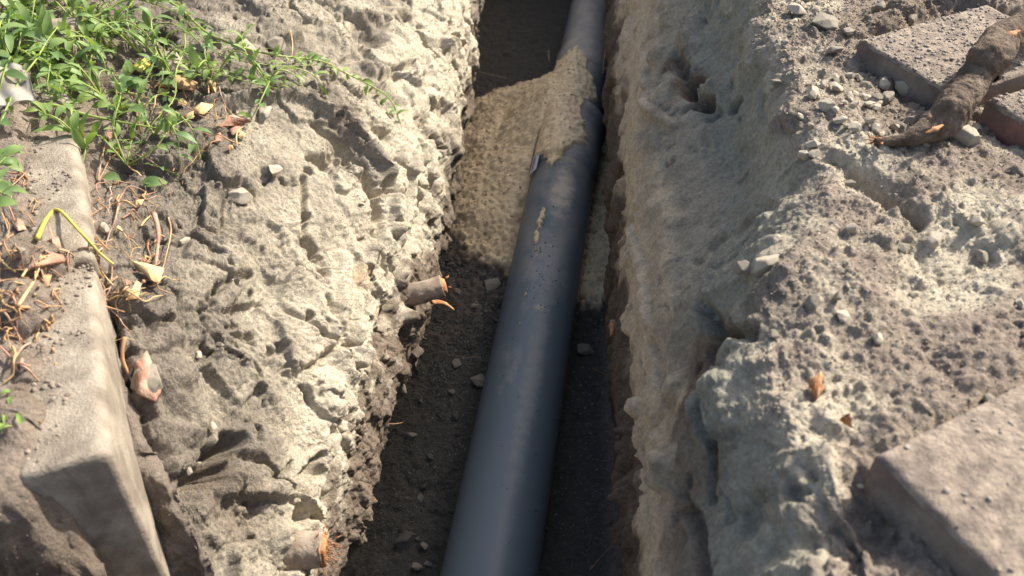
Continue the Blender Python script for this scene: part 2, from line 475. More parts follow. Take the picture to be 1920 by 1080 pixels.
det = .22 + .85 * soft
disp = dense * (
    .018 * big * (1 - wFl * .8)
    + mid * (.007 * wKerb + .011 * wSL + .016 * wWL + .004 * wFl + .007 * wWR + .010 * wSR + .009 * wGR)
    + plate * (.005 * wKerb + .030 * wSL + .026 * wWL + .006 * wFl + .008 * wWR + .012 * wSR + .006 * wGR)
    + chip * soft * (.003 * wKerb + .010 * wSL + .010 * wWL + .004 * wFl + .006 * wWR + .007 * wSR + .006 * wGR)
    + band(8.0, 8.2, 9.2, 9.6) * (.013 * plate + .012 * chip)
    + fin2 * (.0006 + .0007 * (wSL + wWL) + .0005 * wGR)
    - seam * soft * (.008 * wSL + .010 * wWL + .006 * wWR + .006 * wSR)
    + sml * det * (.0045 * wKerb + .0055 * wSL + .0065 * wWL + .0022 * wFl + .0035 * wWR + .0035 * wSR + .0042 * wGR)
    + fin * (.0014 + .0016 * (wSL + wWL) + .0014 * wGR + .0004 * wSR)
    + clod * (.004 * wKerb + .005 * wSL * soft + .006 * wWL * soft + .011 * wFl + .007 * wWR * soft + .008 * wSR * soft + .006 * wGR)
    + crumb * (.006 * wKerb + .007 * wSL * soft + .004 * wWL * soft + .010 * wFl + .003 * wWR * soft + .004 * wSR * soft + .013 * wGR)
    - crack * (.012 * wSL + .018 * wWL + .010 * wWR + .006 * wSR)
    - crack2 * soft * (.003 * wSL + .004 * wWL + .003 * wSR)
    - pit * soft * (.003 * wSL + .006 * wWL + .002 * wWR)
    + streak * (.004 * wSL + .010 * wWL + .008 * wWR)
    + np.abs(lay) * (.016 * wWL + .006 * wWR)
) + far * .03 * big * sstep(.5, 1, np.abs(UU - 7) / 7)

disp = disp + drop * (UU < 3) * (.028 * clod + .016 * chip + .012 * plate)
# hollows and lumps seen in the photograph: pixel, radius (m), depth (m, positive = lump)
wob = .34 * mid + .26 * sml + .3 * plate
def rows(c, rad):
    return slice(*np.searchsorted(Ys, (c[1] - rad, c[1] + rad)))
def blob(px, py, rad, h, stretch=None):
    c = surf(px, py)
    sl = rows(c, rad * (stretch[1] if stretch else 1) * 1.9)
    d = P[sl] - np.array(c, np.float32)
    if stretch is not None:
        ax = np.array(stretch[0], np.float32); ax /= np.linalg.norm(ax)
        a = d @ ax
        r2_ = (d ** 2).sum(-1) - a * a + (a / stretch[1]) ** 2
    else:
        r2_ = (d ** 2).sum(-1)
    rr = np.sqrt(np.maximum(r2_, 0)) / rad + wob[sl]
    disp[sl] += h * (1 - sstep(.3, 1.0, rr))
def crease(pts, rad, h):
    """groove (h < 0) or rib (h > 0) that follows a run of points on the soil"""
    S_ = [np.array(surf(*p), np.float32) for p in pts]
    ys_ = [a_[1] for a_ in S_]
    sl = slice(*np.searchsorted(Ys, (min(ys_) - 2 * rad, max(ys_) + 2 * rad)))
    Q = P[sl]; best = np.full(Q.shape[:2], 9, np.float32)
    for a_, b_ in zip(S_[:-1], S_[1:]):
        ab = b_ - a_; t = np.clip(((Q - a_) @ ab) / max(float(ab @ ab), 1e-9), 0, 1)
        best = np.minimum(best, np.linalg.norm(Q - a_ - t[..., None] * ab, axis=-1))
    disp[sl] += h * (1 - sstep(.15, 1.0, best / rad + .6 * wob[sl]))
for c_ in [
    ([(565, 330), (572, 385), (578, 450), (615, 505)], .009, -.016),
    ([(600, 300), (650, 320), (690, 345), (715, 360)], .012, -.028),
    ([(690, 345), (712, 400), (718, 470), (725, 520)], .011, -.022),
    ([(650, 480), (640, 560), (628, 640), (640, 700)], .020, .016),
    ([(690, 470), (680, 540), (665, 620), (655, 700), (640, 760)], .018, .018),
    ([(380, 200), (460, 190), (560, 190), (625, 225), (675, 270), (715, 315), (738, 370), (735, 430)], .017, .024), ([(590, 235), (640, 265), (680, 310), (702, 360), (705, 430)], .014, -.026), ([(755, 300), (765, 360), (758, 420)], .012, .018),
    ([(400, 545), (430, 520), (470, 505)], .008, -.016), ([(420, 580), (455, 570), (490, 560)], .007, -.014),
    ([(375, 565), (385, 600), (420, 650)], .007, -.010), ([(440, 620), (475, 640)], .010, -.014),
    ([(205, 590), (225, 660), (250, 740), (270, 800), (300, 850), (330, 900)], .013, -.045),
    ([(330, 900), (380, 905), (400, 850), (440, 825)], .014, -.04),
    ([(540, 900), (575, 870), (590, 850)], .008, -.02), ([(540, 930), (565, 960), (600, 985)], .01, -.02),
    ([(760, 440), (745, 500), (735, 560), (720, 640)], .012, -.02),
    ([(790, 260), (800, 330), (790, 400), (770, 470)], .012, -.016),
    ([(640, 30), (680, 90), (720, 140), (770, 120)], .016, -.018), ([(745, 30), (790, 60), (820, 100)], .012, -.02),
    ([(850, 10), (845, 60), (870, 90)], .014, -.022),
    ([(655, 720), (640, 800), (610, 870), (590, 940)], .012, -.016),
    ([(1260, 90), (1290, 170), (1330, 210)], .020, -.018), ([(1200, 100), (1215, 200), (1260, 240)], .014, .014),
    ([(1300, 560), (1330, 620), (1400, 620)], .016, -.024), ([(1330, 690), (1320, 780), (1340, 860), (1330, 930)], .012, -.020),
    ([(1215, 640), (1235, 740), (1200, 850), (1210, 1000)], .014, -.014), ([(1180, 420), (1200, 500), (1215, 600)], .016, .012),
    ([(1170, 600), (1180, 700), (1170, 820), (1195, 930)], .02, -.02), ([(1250, 900), (1290, 960), (1310, 1060)], .014, -.02),
    ([(1560, 300), (1620, 330), (1680, 370), (1720, 400)], .016, -.014),
    ([(1540, 860), (1560, 930), (1620, 1010)], .012, .012),
]: crease(*c_)
for b in [
    (585, 450, .024, -.045), (600, 475, .026, -.035), (610, 500, .02, -.02), (575, 395, .012, -.025),
    (605, 300, .030, -.040), (640, 290, .03, -.03), (690, 340, .03, -.03), (575, 320, .014, -.025),
    (725, 350, .022, -.035), (650, 235, .025, -.02), (715, 250, .02, -.02),
    (470, 350, .020, .014), (440, 340, .014, .010), (500, 320, .014, .012), (480, 440, .03, .012),
    (395, 560, .014, -.016), (440, 600, .012, -.016), (470, 625, .012, -.015), (405, 535, .008, -.014),
    (610, 560, .014, -.02), (575, 590, .010, -.02), (615, 575, .022, -.012),
    (425, 830, .022, -.055), (400, 865, .036, -.075), (425, 905, .026, .028), (370, 905, .030, -.055), (440, 820, .018, -.04),
    (300, 850, .03, -.05), (285, 760, .018, -.03), (265, 700, .014, -.035), (250, 650, .012, -.03), (235, 600, .012, -.03),
    (330, 700, .04, .018), (320, 640, .03, .014), (430, 480, .05, .012), (360, 810, .025, .012),
    (560, 960, .02, -.03), (580, 880, .02, -.025), (600, 930, .02, -.02), (480, 960, .03, -.02),
    (520, 1010, .03, .02), (610, 810, .014, -.02),
    (670, 170, .02, -.018), (700, 120, .03, .018), (690, 60, .05, -.03), (740, 80, .05, .02), (770, 30, .04, -.025), (660, 30, .04, -.02),
    (560, 110, .05, .012), (620, 60, .04, .015),
    (750, 590, .025, .03), (770, 690, .03, .02),
    (830, 80, .02, .02), (862, 60, .02, -.03), (848, 45, .016, -.03),
    # right side
    (1300, 160, .030, -.028), (1320, 190, .028, -.026), (1275, 130, .026, -.022), (1335, 160, .022, .012), (1290, 200, .018, -.02), (1370, 195, .015, -.02),
    (1290, 60, .035, .02), (1400, 60, .04, .014), (1180, 480, .02, .014), (1230, 100, .03, .02),
    (1350, 620, .026, -.02), (1390, 615, .016, -.018), (1330, 650, .03, -.018), (1290, 685, .012, -.02), (1310, 600, .02, -.012),
    (1250, 720, .03, .02), (1240, 880, .035, .030), (1250, 950, .018, -.03), (1290, 900, .012, -.03), (1330, 830, .01, -.02),
    (1335, 760, .05, .02), (1500, 900, .05, .018), (1400, 960, .03, -.014), (1490, 930, .012, -.014),
    (1440, 480, .04, .016), (1340, 450, .02, -.012), (1430, 410, .02, .01),
    (1650, 350, .03, -.012, ((1, -1, 0), 2.5)), (1700, 240, .05, -.014),
    (1170, 330, .03, -.02), (1165, 210, .02, -.02), (1200, 270, .03, .014), (1190, 760, .02, .02), (1170, 920, .03, .03), (1165, 1000, .03, .02),
    (1560, 780, .02, .01), (1780, 450, .08, -.012), (1610, 960, .06, -.016), (1680, 1030, .07, -.018), (1640, 125, .03, -.014), (1700, 165, .035, -.016), (1760, 195, .03, -.014), (1890, 250, .03, -.014), (1830, 215, .025, -.012),
    (1275, 120, .010, .010), (1290, 150, .009, .010), (1310, 185, .009, .009), (1265, 160, .010, .008), (1325, 210, .010, .008), (1760, 5, .07, .035), (1850, 10, .08, .04), (1690, 25, .05, .022), (1850, 640, .06, .008), (1760, 755, .05, .012), (1850, 700, .05, .014), (1680, 800, .04, .008), (1600, 60, .03, .012), (1660, 55, .04, .02),
]:
    if len(b) == 4: blob(*b)
    else: blob(*b[:4], stretch=b[4])
# soil that has washed over the kerb
for b in [(50, 600, .045, .03), (95, 520, .04, .022), (30, 500, .05, .03), (80, 700, .04, .016), (30, 780, .05, .02), (100, 220, .03, .02), (60, 140, .05, .02), (170, 500, .03, .03)]:
    blob(*b)
disp = np.where((trk > .3) & (disp > .05), .05, disp)
P2 = P + N * disp[..., None]
P2[..., 2] = np.where(UU < 6.5, np.maximum(P2[..., 2], -.03), P2[..., 2])
P = P2.astype(np.float32)
N = grid_normals(P)
ZB = zbuf(P); Pf = P.reshape(-1, 3); Nf = N.reshape(-1, 3)
def surfn(px, py):
    i = surf_i(px, py)
    return Vector(Pf[i].tolist()), Vector(Nf[i].tolist())

# soil colours: the earth's own tones place by place, plus shade in undercut and cracks
def C(*c): return np.array(c, np.float32)
cream = C(.54, .475, .362); pale = C(.37, .325, .25); greyb = C(.215, .185, .147); brown = C(.185, .145, .11); dark = C(.092, .086, .073)
clay = C(.275, .265, .212); tan = C(.53, .43, .30); umber = C(.12, .085, .06); mauve = C(.28, .228, .182)
def mixc(a, b, t): return a * (1 - t[..., None]) + b * t[..., None]
colr = np.zeros(P.shape, np.float32) + mauve
q1 = fbm(P, 8, 4, .6, seed=21); q2 = fbm(P, 30, 4, .6, seed=22); q3 = fbm(P, 110, 2, .6, seed=23)
lump = sstep(-.004, .008, disp)
cSL = mixc(mixc(np.broadcast_to(greyb, P.shape), pale, sstep(-.35, .2, q1 + .4 * q2 + (UU - 2.9) * .5)), cream, sstep(.0, .5, q1 * .5 + q2 * .5 + (UU - 3.2) * .35))
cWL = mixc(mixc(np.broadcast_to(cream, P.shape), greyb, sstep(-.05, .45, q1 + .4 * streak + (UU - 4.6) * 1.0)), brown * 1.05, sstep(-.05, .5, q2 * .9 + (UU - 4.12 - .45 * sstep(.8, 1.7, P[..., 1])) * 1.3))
cFl = mixc(np.broadcast_to(dark, P.shape), C(.098, .09, .074), sstep(0, .6, q2 + q1 * .4))
nU = .30 * q1 + .16 * q2
midc = mixc(np.broadcast_to(C(.33, .29, .222), P.shape), C(.215, .18, .138), sstep(.95, .65, P[..., 1]))
cWR = mixc(mixc(mixc(np.broadcast_to(brown * .72, P.shape), tan, sstep(9.22, 9.45, UU + nU)), midc, sstep(10.0, 10.3, UU + nU * 1.4)), umber, sstep(.3, .65, q1 * .5 + q2 * .6) * .8)
cSR = mixc(mixc(mixc(np.broadcast_to(tan * .95, P.shape), midc, sstep(10.0, 10.3, UU + nU * 1.4)), clay, sstep(10.6, 10.95, UU + .5 * q1 + .3 * q2)), umber, sstep(.38, .62, q1 * .7 + q2 * .4) * .7)
cGR = mixc(mixc(np.broadcast_to(mauve, P.shape), cream * .95, sstep(.12, .42, q1 + .35 * q2 + (12.2 - UU) * .25)), brown * 1.2, sstep(.15, .6, q2 * .8 - q1 * .5))
cK = mixc(mixc(np.broadcast_to(mauve * .9, P.shape), brown, sstep(-.1, .5, q2)), pale, sstep(.2, .7, q1 + .3 * q3))
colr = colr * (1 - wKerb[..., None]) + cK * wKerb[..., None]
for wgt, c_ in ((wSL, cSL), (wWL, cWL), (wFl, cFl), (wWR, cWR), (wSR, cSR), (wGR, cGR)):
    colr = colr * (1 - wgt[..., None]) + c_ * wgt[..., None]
# shade painted into the left undercut, dark topsoil near the kerb, pale dust on the crest of the right bank
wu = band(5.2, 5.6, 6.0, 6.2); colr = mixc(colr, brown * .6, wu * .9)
crest = band(11.0, 11.6, 12.05, 12.35) * sstep(-.3, .3, q2)
colr = mixc(colr, cream, crest * .6)
colr = mixc(colr, colr * .72, (wSL + wWL + wSR * .6) * sstep(.1, .5, q2 - .3 * q1))
ridge_band = band(3.5, 3.75, 4.0, 4.2) * sstep(-.5, .1, q1 + .6 * streak)
colr = mixc(colr, cream * 1.03, ridge_band * .7)
topsoil = band(1.6, 1.95, 2.25, 2.7) * sstep(-.4, .3, q1 + .5 * q2); colr = mixc(colr, C(.17, .14, .115), topsoil * .65)
def dab(px, py, rad, c, amt, sx=1.0):
    o = np.array(surf(px, py), np.float32)
    sl = rows(o, rad * 1.9)
    rr = np.sqrt((((P[sl] - o)) ** 2).sum(-1)) / rad + .35 * q2[sl] + .2 * q1[sl]
    colr[sl] = mixc(colr[sl], c, amt * (1 - sstep(.5, 1.1, rr)))
for d in [(1265, 120, .05, umber * 1.2, .85), (1300, 165, .05, umber * 1.2, .85), (1330, 205, .04, umber * 1.2, .8), (1240, 200, .03, brown, .6), (1335, 650, .06, umber * 1.2, .8), (1300, 720, .05, umber * 1.3, .7), (1400, 420, .025, brown, .7), (1330, 880, .05, brown, .6), (1260, 1000, .05, brown, .6),
          (1820, 430, .06, cream, .9), (1790, 520, .07, cream, .9), (1840, 360, .04, cream, .6), (1720, 560, .04, cream, .6), (1580, 760, .04, cream, .8), (1520, 800, .04, cream, .7),
          (1600, 340, .05, cream, .6), (1620, 260, .05, cream, .7), (1380, 20, .05, clay, .7), (1500, 200, .05, mauve, .8), (1430, 560, .05, greyb, .8), (1700, 50, .12, brown * 1.25, .7), (1500, 40, .06, greyb, .8),
          (700, 130, .05, greyb, .6), (690, 60, .06, greyb, .6), (650, 240, .05, brown, .6), (700, 300, .05, greyb, .6), (330, 720, .06, greyb, .8), (420, 560, .06, greyb, .6), (380, 640, .06, greyb, .7),
          (560, 110, .05, cream, .4), (800, 200, .06, cream, .8), (760, 330, .04, cream, .6), (690, 520, .035, C(.45, .3, .17), .5), (660, 600, .05, cream, .8), (380, 200, .05, greyb, .6), (400, 260, .05, greyb * .8, .7),
          (440, 960, .06, brown, .5), (380, 880, .05, brown * .8, .8), (1780, 960, .12, mauve, .7)]:
    dab(*d)
colr = mixc(colr, colr * .7, (wSL + wGR + wKerb) * sstep(.25, .6, q3 * .7 + q2 * .6))
colr *= (1 + .18 * q3[..., None])
colr *= (1 - .25 * (crack * (wSL + wWL + wWR))[..., None])  # shade inside the cracks, put into the colour
colr = mixc(colr, np.broadcast_to(brown * .8, P.shape), drop * (UU < 3) * .9)

idx = np.arange(nR * nC).reshape(nR, nC)
quads = np.stack([idx[:-1, :-1], idx[:-1, 1:], idx[1:, 1:], idx[1:, :-1]], -1)
iF0 = np.argmax(U >= 5.75); iF1 = np.argmax(U >= 8.05)
def sub(c0, c1, name, kindlabel):
    ii = idx[:, c0:c1 + 1]
    g = np.arange(ii.size).reshape(ii.shape)
    q = np.stack([g[:-1, :-1], g[:-1, 1:], g[1:, 1:], g[1:, :-1]], -1).reshape(-1, 4)
    me = new_mesh(name, Pf[ii.ravel()], q, color=colr.reshape(-1, 3)[ii.ravel()])
    o = link(name, me, M_soil)
    tag(o, kindlabel, None, kind='structure')
    return o
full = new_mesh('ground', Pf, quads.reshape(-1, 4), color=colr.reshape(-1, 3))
ground = tag(link('ground', full, M_soil), 'sandy clay ground cut open by a deep narrow trench', None, kind='structure')

# ------------------------------------------------------------------ pipe
PA = pw(918, 1080, .085); PB = pw(1050, 360, .085)
pdir = Vector((PB.x - PA.x, PB.y - PA.y, 0)).normalized()
prt = Vector((pdir.y, -pdir.x, 0))
PR = .080
def lathe_along(profile, seg=72, y0=0):
    """profile: list of (y, r) along local +Y"""
    vs = []; qs = []
    for (y, r) in profile:
        for k in range(seg):
            a = 2 * math.pi * k / seg
            vs.append((r * math.cos(a), y, r * math.sin(a)))
    for i in range(len(profile) - 1):
        for k in range(seg):
            k2 = (k + 1) % seg
            qs.append((i * seg + k, (i + 1) * seg + k, (i + 1) * seg + k2, i * seg + k2))
    return vs, qs
O = Vector((PA.x, PA.y, PR + .004)) - pdir * 1.6
yaw = -math.atan2(pdir.x, pdir.y)
pipe = thing('drain_pipe', O, 'long blue-grey plastic drain pipe lying along the bottom of the trench', 'pipe')
pipe.rotation_euler = (0, 0, yaw)
def along(px, py, z=.085):
    p = pw(px, py, z); return (p - O).dot(pdir)
ySock0 = along(1060, 335); ySock1 = along(1085, 236)
yC0 = along(1090, 150); yC1 = along(1095, 118)
yEnd = along(1120, -60) + 1.0
def pobj(name, prof, m, parent, seg=96):
    v, q = lathe_along(prof, seg)
    me = new_mesh(name, v, q)
    return link(name, me, m, parent)
pobj('barrel', [(-1.0, PR - .005), (-1.0, PR), (0.0, PR), (1.0, PR), (2.2, PR), (ySock0 + .01, PR), (ySock0 + .01, PR - .004)], M_pipe, pipe)
so = pobj('socket', [(ySock0 - .012, PR + .0005), (ySock0 + .004, PR + .004), (ySock0 + .012, PR + .0085), (ySock0 + .05, PR + .009), (ySock1 - .045, PR + .009),
                (ySock1 - .040, PR + .0105), (ySock1 - .034, PR + .0150), (ySock1 - .010, PR + .0150), (ySock1 - .004, PR + .0115), (ySock1, PR + .011), (ySock1 + .0015, PR + .0085), (ySock1, PR + .001)], M_pipe, pipe)
pobj('sealing_ring', [(ySock1 - .001, PR + .0006), (ySock1 + .003, PR + .003), (ySock1 + .006, PR + .003), (ySock1 + .008, PR + .0004)], M_ring, so)
pobj('barrel', [(ySock1 - .03, PR - .004), (ySock1 - .03, PR - .0004), (ySock1 + .3, PR - .0004), (yEnd, PR - .0004), (yEnd, PR - .006)], M_pipe, pipe)
pobj('coupling', [(yC0 - .02, PR), (yC0 - .016, PR + .004), (yC0, PR + .006), (yC1 - .004, PR + .006), (yC1, PR + .0055), (yC1 + .002, PR)], M_pipe, pipe)
rs_ = np.random.RandomState(77)
def specks(n, px0, px1, py0, py1, smin, smax, seed):
    pp = []; nn_ = []
    for _ in range(n):
        q = pw(rs_.uniform(px0, px1), py0 + (py1 - py0) * rs_.rand(), .16) - O
        ly = q.dot(pdir); lx = max(-.07, min(.07, q.dot(prt)))
        rr = PR
        p = Vector((lx, ly, math.sqrt(rr * rr - lx * lx)))
        nn_.append(tuple(prt * p.x / rr + Vector((0, 0, p.z / rr))))
        pp.append(tuple(O + prt * p.x + pdir * ly + Vector((0, 0, p.z))))
    return np.array(pp, np.float32), np.array(nn_, np.float32)
SPECKS = [specks(90, 1000, 1050, 430, 590, 0, 0, 1), specks(40, 940, 1080, 380, 1040, 0, 0, 2)]
# sticker on the socket
def patch(name, y0, y1, a0, a1, r, m, parent):
    vs = []; qs = []
    for i in range(2):
        for k in range(9):
            a = a0 + (a1 - a0) * k / 8
            vs.append((r * math.cos(a), (y0, y1)[i], r * math.sin(a)))
    for k in range(8): qs.append((k, k + 1, 9 + k + 1, 9 + k))
    return link(name, new_mesh(name, vs, qs), m, parent)
ys = along(1012, 322, .14)
st = patch('sticker', ys, ys + .085, R(153), R(134), PR + .0094, M_sticker, so)
for i in range(5):
    pa = patch('sticker', 0, 1, 0, 1, 1, M_sticker, so) if False else None
pr = patch('sticker_print', ys + .012, ys + .070, R(149), R(142), PR + .0098, M_ink, st)
st.parent = so; pr.parent = st

# ------------------------------------------------------------------ bedding sand over the floor and the pipe
def sand():
    nx, ny = 330, 640
    u = np.linspace(-.5, .34, nx); v = np.linspace(1.15, 2.75, ny)
    GX, GY = np.meshgrid(u, v)
    p3 = np.stack([GX, GY, GX * 0], -1).astype(np.float32)
    q1 = fbm(p3, 7, 3, seed=31); q2 = fbm(p3, 28, 4, .6, seed=32); q3 = fbm(p3, 120, 2, .6, seed=33)
    dv, _, rr = voro(p3 + .006 * q2[..., None], 62, 9)
    crumbs = np.clip(.7 - dv, 0, 1) * rr * 1.6
    # distance from the pipe axis
    lx = (GX - O.x) * prt.x + (GY - O.y) * prt.y
    ly = (GX - O.x) * pdir.x + (GY - O.y) * pdir.y
    def yfloor(px, py): return pw(px, py, .03).y
    y0 = yfloor(930, 480); y1 = yfloor(960, 150)
    edge = .07 * q1 + .05 * q2 + .03 * q3
    left = lx < 0
    hl = .05 * sstep(y0 - .12, y0 + .22, GY + edge) * (1 - sstep(y1 - .08, y1 + .05, GY + edge * .8))
    xl = np.interp(GY, [1.2, pw(880, 470, .03).y, pw(878, 380, .03).y, pw(905, 230, .03).y, pw(950, 150, .03).y, 3.2],
                   [pw(905, 560, .03).x, pw(882, 470, .03).x, pw(872, 380, .03).x, pw(900, 230, .03).x, pw(945, 150, .03).x, pw(970, 100, .03).x])
    hl *= sstep(xl - .11, xl + .05, GX + .3 * edge)
    y2 = pw(1120, 560, .03).y; y3 = pw(1130, 300, .03).y
    hr = .03 * sstep(y2 - .05, y2 + .12, GY + edge) * (1 - sstep(y3, y3 + .3, GY + edge))
    h = np.where(left, hl, hr)
    # heap that leans on the pipe
    yc = (along(1040, 215)); 
    lean = np.exp(-((ly - yc) / .26) ** 2) * np.clip(1 - (np.abs(lx) - PR) / .13, 0, 1) * left
    h = h + .12 * lean * (hl > .004)
    h = h - .012 + .016 * q1 + .010 * q2 + .0025 * q3 + .010 * crumbs
    surfz = np.sqrt(np.clip((PR + .004) ** 2 - lx ** 2, 0, None)) + PR + .004
    rs = np.where((ly > ySock0 - .01) & (ly < ySock1), .012, 0)
    surfz = np.where(np.abs(lx) < PR, surfz + rs, 0)
    a0 = along(1045, 330); a1 = along(1095, 140)
    shift = -.012
    wid = .072 * sstep(a0 - .10, a0 + .10, ly) * (1 - sstep(a1 - .10, a1 + .04, ly)) + .0
    wid = wid * (1 + .25 * np.sin(ly * 23))
    cov = (wid - np.abs(lx - shift + .012)) / .05 + .38 * q2 + .4 * q1 + .15 * q3 - .05
    leftmore = sstep(along(1040, 275), along(1040, 245), ly) * np.clip(-(lx) / .08, 0, 1) * np.exp(-((ly - (along(1040, 210))) / .2) ** 2)
    cov = cov + 1.8 * leftmore
    on = np.abs(lx) < PR * 1.02
    zc = surfz + np.clip(cov + .25 * q3, -.6, 1.3) * .009 + .004 * crumbs + .003 * q3 + .006*np.clip(cov,0,1)*q2
    hcap = np.where(on & (cov > 0), np.maximum(zc, h), h)
    hcap = np.where(on & (cov <= 0), np.minimum(np.maximum(h, 0), surfz - .01), hcap)
    Zs = hcap + .0022 * fbm(p3, 330, 2, .6, seed=35) + .004 * fbm(p3, 90, 2, .6, seed=36)
    # smooth a little so the heap has no sheer sides
    for _ in range(2):
        Zs[1:-1, 1:-1] = (Zs[1:-1, 1:-1] * 4 + Zs[:-2, 1:-1] + Zs[2:, 1:-1] + Zs[1:-1, :-2] + Zs[1:-1, 2:]) / 8
    Vv = np.stack([GX, GY, Zs], -1).reshape(-1, 3)
    g = np.arange(nx * ny).reshape(ny, nx)
    q = np.stack([g[:-1, :-1], g[:-1, 1:], g[1:, 1:], g[1:, :-1]], -1).reshape(-1, 4)
    zz = Zs.ravel()
    keep = (zz[q].max(1) > -.012)
    q = q[keep]
    base = np.array([.76, .60, .37], np.float32)
    c = base * (1 + .22 * q1 + .22 * q2 + .2 * q3)[..., None]
    t = sstep(.2, .6, q2 * .6 + q1 * .5)[..., None]
    c = c * (1 - t) + np.array([.60, .49, .33]) * t
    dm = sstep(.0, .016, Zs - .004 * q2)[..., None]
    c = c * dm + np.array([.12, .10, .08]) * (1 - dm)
    used, inv = np.unique(q, return_inverse=True)
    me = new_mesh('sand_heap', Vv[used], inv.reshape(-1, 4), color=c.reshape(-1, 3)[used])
    global SANDP
    SANDP = Vv[(zz > .004)], c.reshape(-1, 3)[zz > .004]
    tag(link('sand_heap', me, M_sand), 'yellowish bedding sand tipped on the trench floor and over the pipe joint', 'sand', kind='stuff')
sand()

# ------------------------------------------------------------------ rocks
def ico(sub):
    t = (1 + 5 ** .5) / 2
    v = [(-1, t, 0), (1, t, 0), (-1, -t, 0), (1, -t, 0), (0, -1, t), (0, 1, t), (0, -1, -t), (0, 1, -t), (t, 0, -1), (t, 0, 1), (-t, 0, -1), (-t, 0, 1)]
    v = [np.array(x) / np.linalg.norm(x) for x in v]
    f = [(0, 11, 5), (0, 5, 1), (0, 1, 7), (0, 7, 10), (0, 10, 11), (1, 5, 9), (5, 11, 4), (11, 10, 2), (10, 7, 6), (7, 1, 8), (3, 9, 4), (3, 4, 2), (3, 2, 6), (3, 6, 8), (3, 8, 9), (4, 9, 5), (2, 4, 11), (6, 2, 10), (8, 6, 7), (9, 8, 1)]
    for _ in range(sub):
        c = {}; nf = []
        def m(a, b):
            k = (min(a, b), max(a, b))
            if k not in c:
                x = v[a] + v[b]; v.append(x / np.linalg.norm(x)); c[k] = len(v) - 1
            return c[k]
        for a, b, d in f:
            ab, bd, da = m(a, b), m(b, d), m(d, a)
            nf += [(a, ab, da), (b, bd, ab), (d, da, bd), (ab, bd, da)]
        f = nf
    return np.array(v, np.float32), np.array(f, np.int32)
I0, F0 = ico(0); I1, F1 = ico(1); I2, F2 = ico(2); I3, F3 = ico(3)
def rock_shape(base, seed, angular=.6, rough=.08):
    r = np.random.RandomState(seed)
    v = base.copy()
    for _ in range(16 if angular >= 1 else 9):           # chop flat facets
        n_ = r.normal(size=3); n_ /= np.linalg.norm(n_)
        h = r.uniform(.42, .72) if angular >= 1 else r.uniform(.55, .85)
        d = v @ n_ - h
        v -= np.outer(np.clip(d, 0, None) * angular, n_)
    v = v * (1 + rough * fbm(v + seed, 2.3, 3, seed=seed % 11))[:, None]
    v *= r.uniform(.7, 1.15, 3)
    return v
def rot_rand(n, r):
    q = r.normal(size=(n, 4)); q /= np.linalg.norm(q, axis=1, keepdims=True)
    w_, x, y, z = q.T
    return np.stack([np.stack([1-2*(y*y+z*z), 2*(x*y-z*w_), 2*(x*z+y*w_)], -1), np.stack([2*(x*y+z*w_), 1-2*(x*x+z*z), 2*(y*z-x*w_)], -1), np.stack([2*(x*z-y*w_), 2*(y*z+x*w_), 1-2*(x*x+y*y)], -1)], 1)

# choose places on the soil by weight (per cell area), only where the photograph looks
du = np.linalg.norm(np.gradient(P, axis=1), axis=-1); dv_ = np.linalg.norm(np.gradient(P, axis=0), axis=-1)
area = (du * dv_)
inview = ((P[..., 1] > .2) & (P[..., 1] < 3.2) & (UU > 1.0) & (UU < 12.95)).astype(np.float32)
def scatter(weight, n, seed):
    r = np.random.RandomState(seed)
    wgt = (weight * area * inview).ravel().astype(np.float64)
    c = np.cumsum(wgt); c /= c[-1]
    return np.searchsorted(c, r.rand(n))
globals_ico = (I1, F1)
def crumbs(name, label, weight, n, smin, smax, cols, seed, power=2.5, sink=.2, squash=.8, lod=1, places=None):
    r = np.random.RandomState(seed)
    I1, F1 = ((I0, F0), globals_ico)[lod]
    if places is None:
        ii = scatter(weight, n, seed)
        pos = Pf[ii]; nrm = Nf[ii]; soilc = colr.reshape(-1, 3)[ii]
    else:
        pos, nrm, soilc = places; n = len(pos)
    s = smin + (smax - smin) * r.rand(n) ** power
    shapes = [rock_shape(I1, seed * 10 + k, .8, .12) for k in range(8)]
    Rm = rot_rand(n, r)
    base = np.array(shapes)[r.randint(0, 8, n)]
    V = np.einsum('nij,nkj->nki', Rm, base) * s[:, None, None]
    V[..., 2] *= squash
    V += pos[:, None, :] + nrm[:, None, :] * (s * (1 - sink * 2))[:, None, None] * .6
    Fq = (F1[None] + (np.arange(n) * len(I1))[:, None, None]).reshape(-1, 3)
    cc = np.array(cols, np.float32)[r.randint(0, len(cols), n)] * r.uniform(.75, 1.2, (n, 1))
    k = r.uniform(.2, .8, (n, 1))
    cc = cc * k + soilc * (1 - k)
    me = new_mesh(name, V.reshape(-1, 3), None, Fq, smooth=False, color=np.repeat(cc, len(I1), 0))
    return tag(link(name, me, M_stone), label, None, kind='stuff')
cl_ = sstep(-.2, .5, q1 + .3 * q2)
sk_ = np.random.RandomState(3).choice(len(SANDP[0]), 3200)
crumbs('sand_lumps', 'loose lumps of bedding sand on the sand heap', None, 1, .0008, .0055, [(.62, .49, .32), (.5, .4, .27), (.36, .28, .19)], 35, 3.2, lod=1, sink=.3, places=(SANDP[0][sk_], np.tile(np.array([0, 0, 1.]), (3200, 1)), SANDP[1][sk_]))
pp_, nn_ = (np.concatenate(x) for x in zip(*SPECKS))
crumbs('pipe_dirt', 'specks of dark soil fallen on top of the pipe', None, 1, .0006, .0022, [tuple(dark), tuple(brown * .6)], 33, 2.0, lod=1, places=(pp_, nn_, np.tile(dark, (len(pp_), 1))))
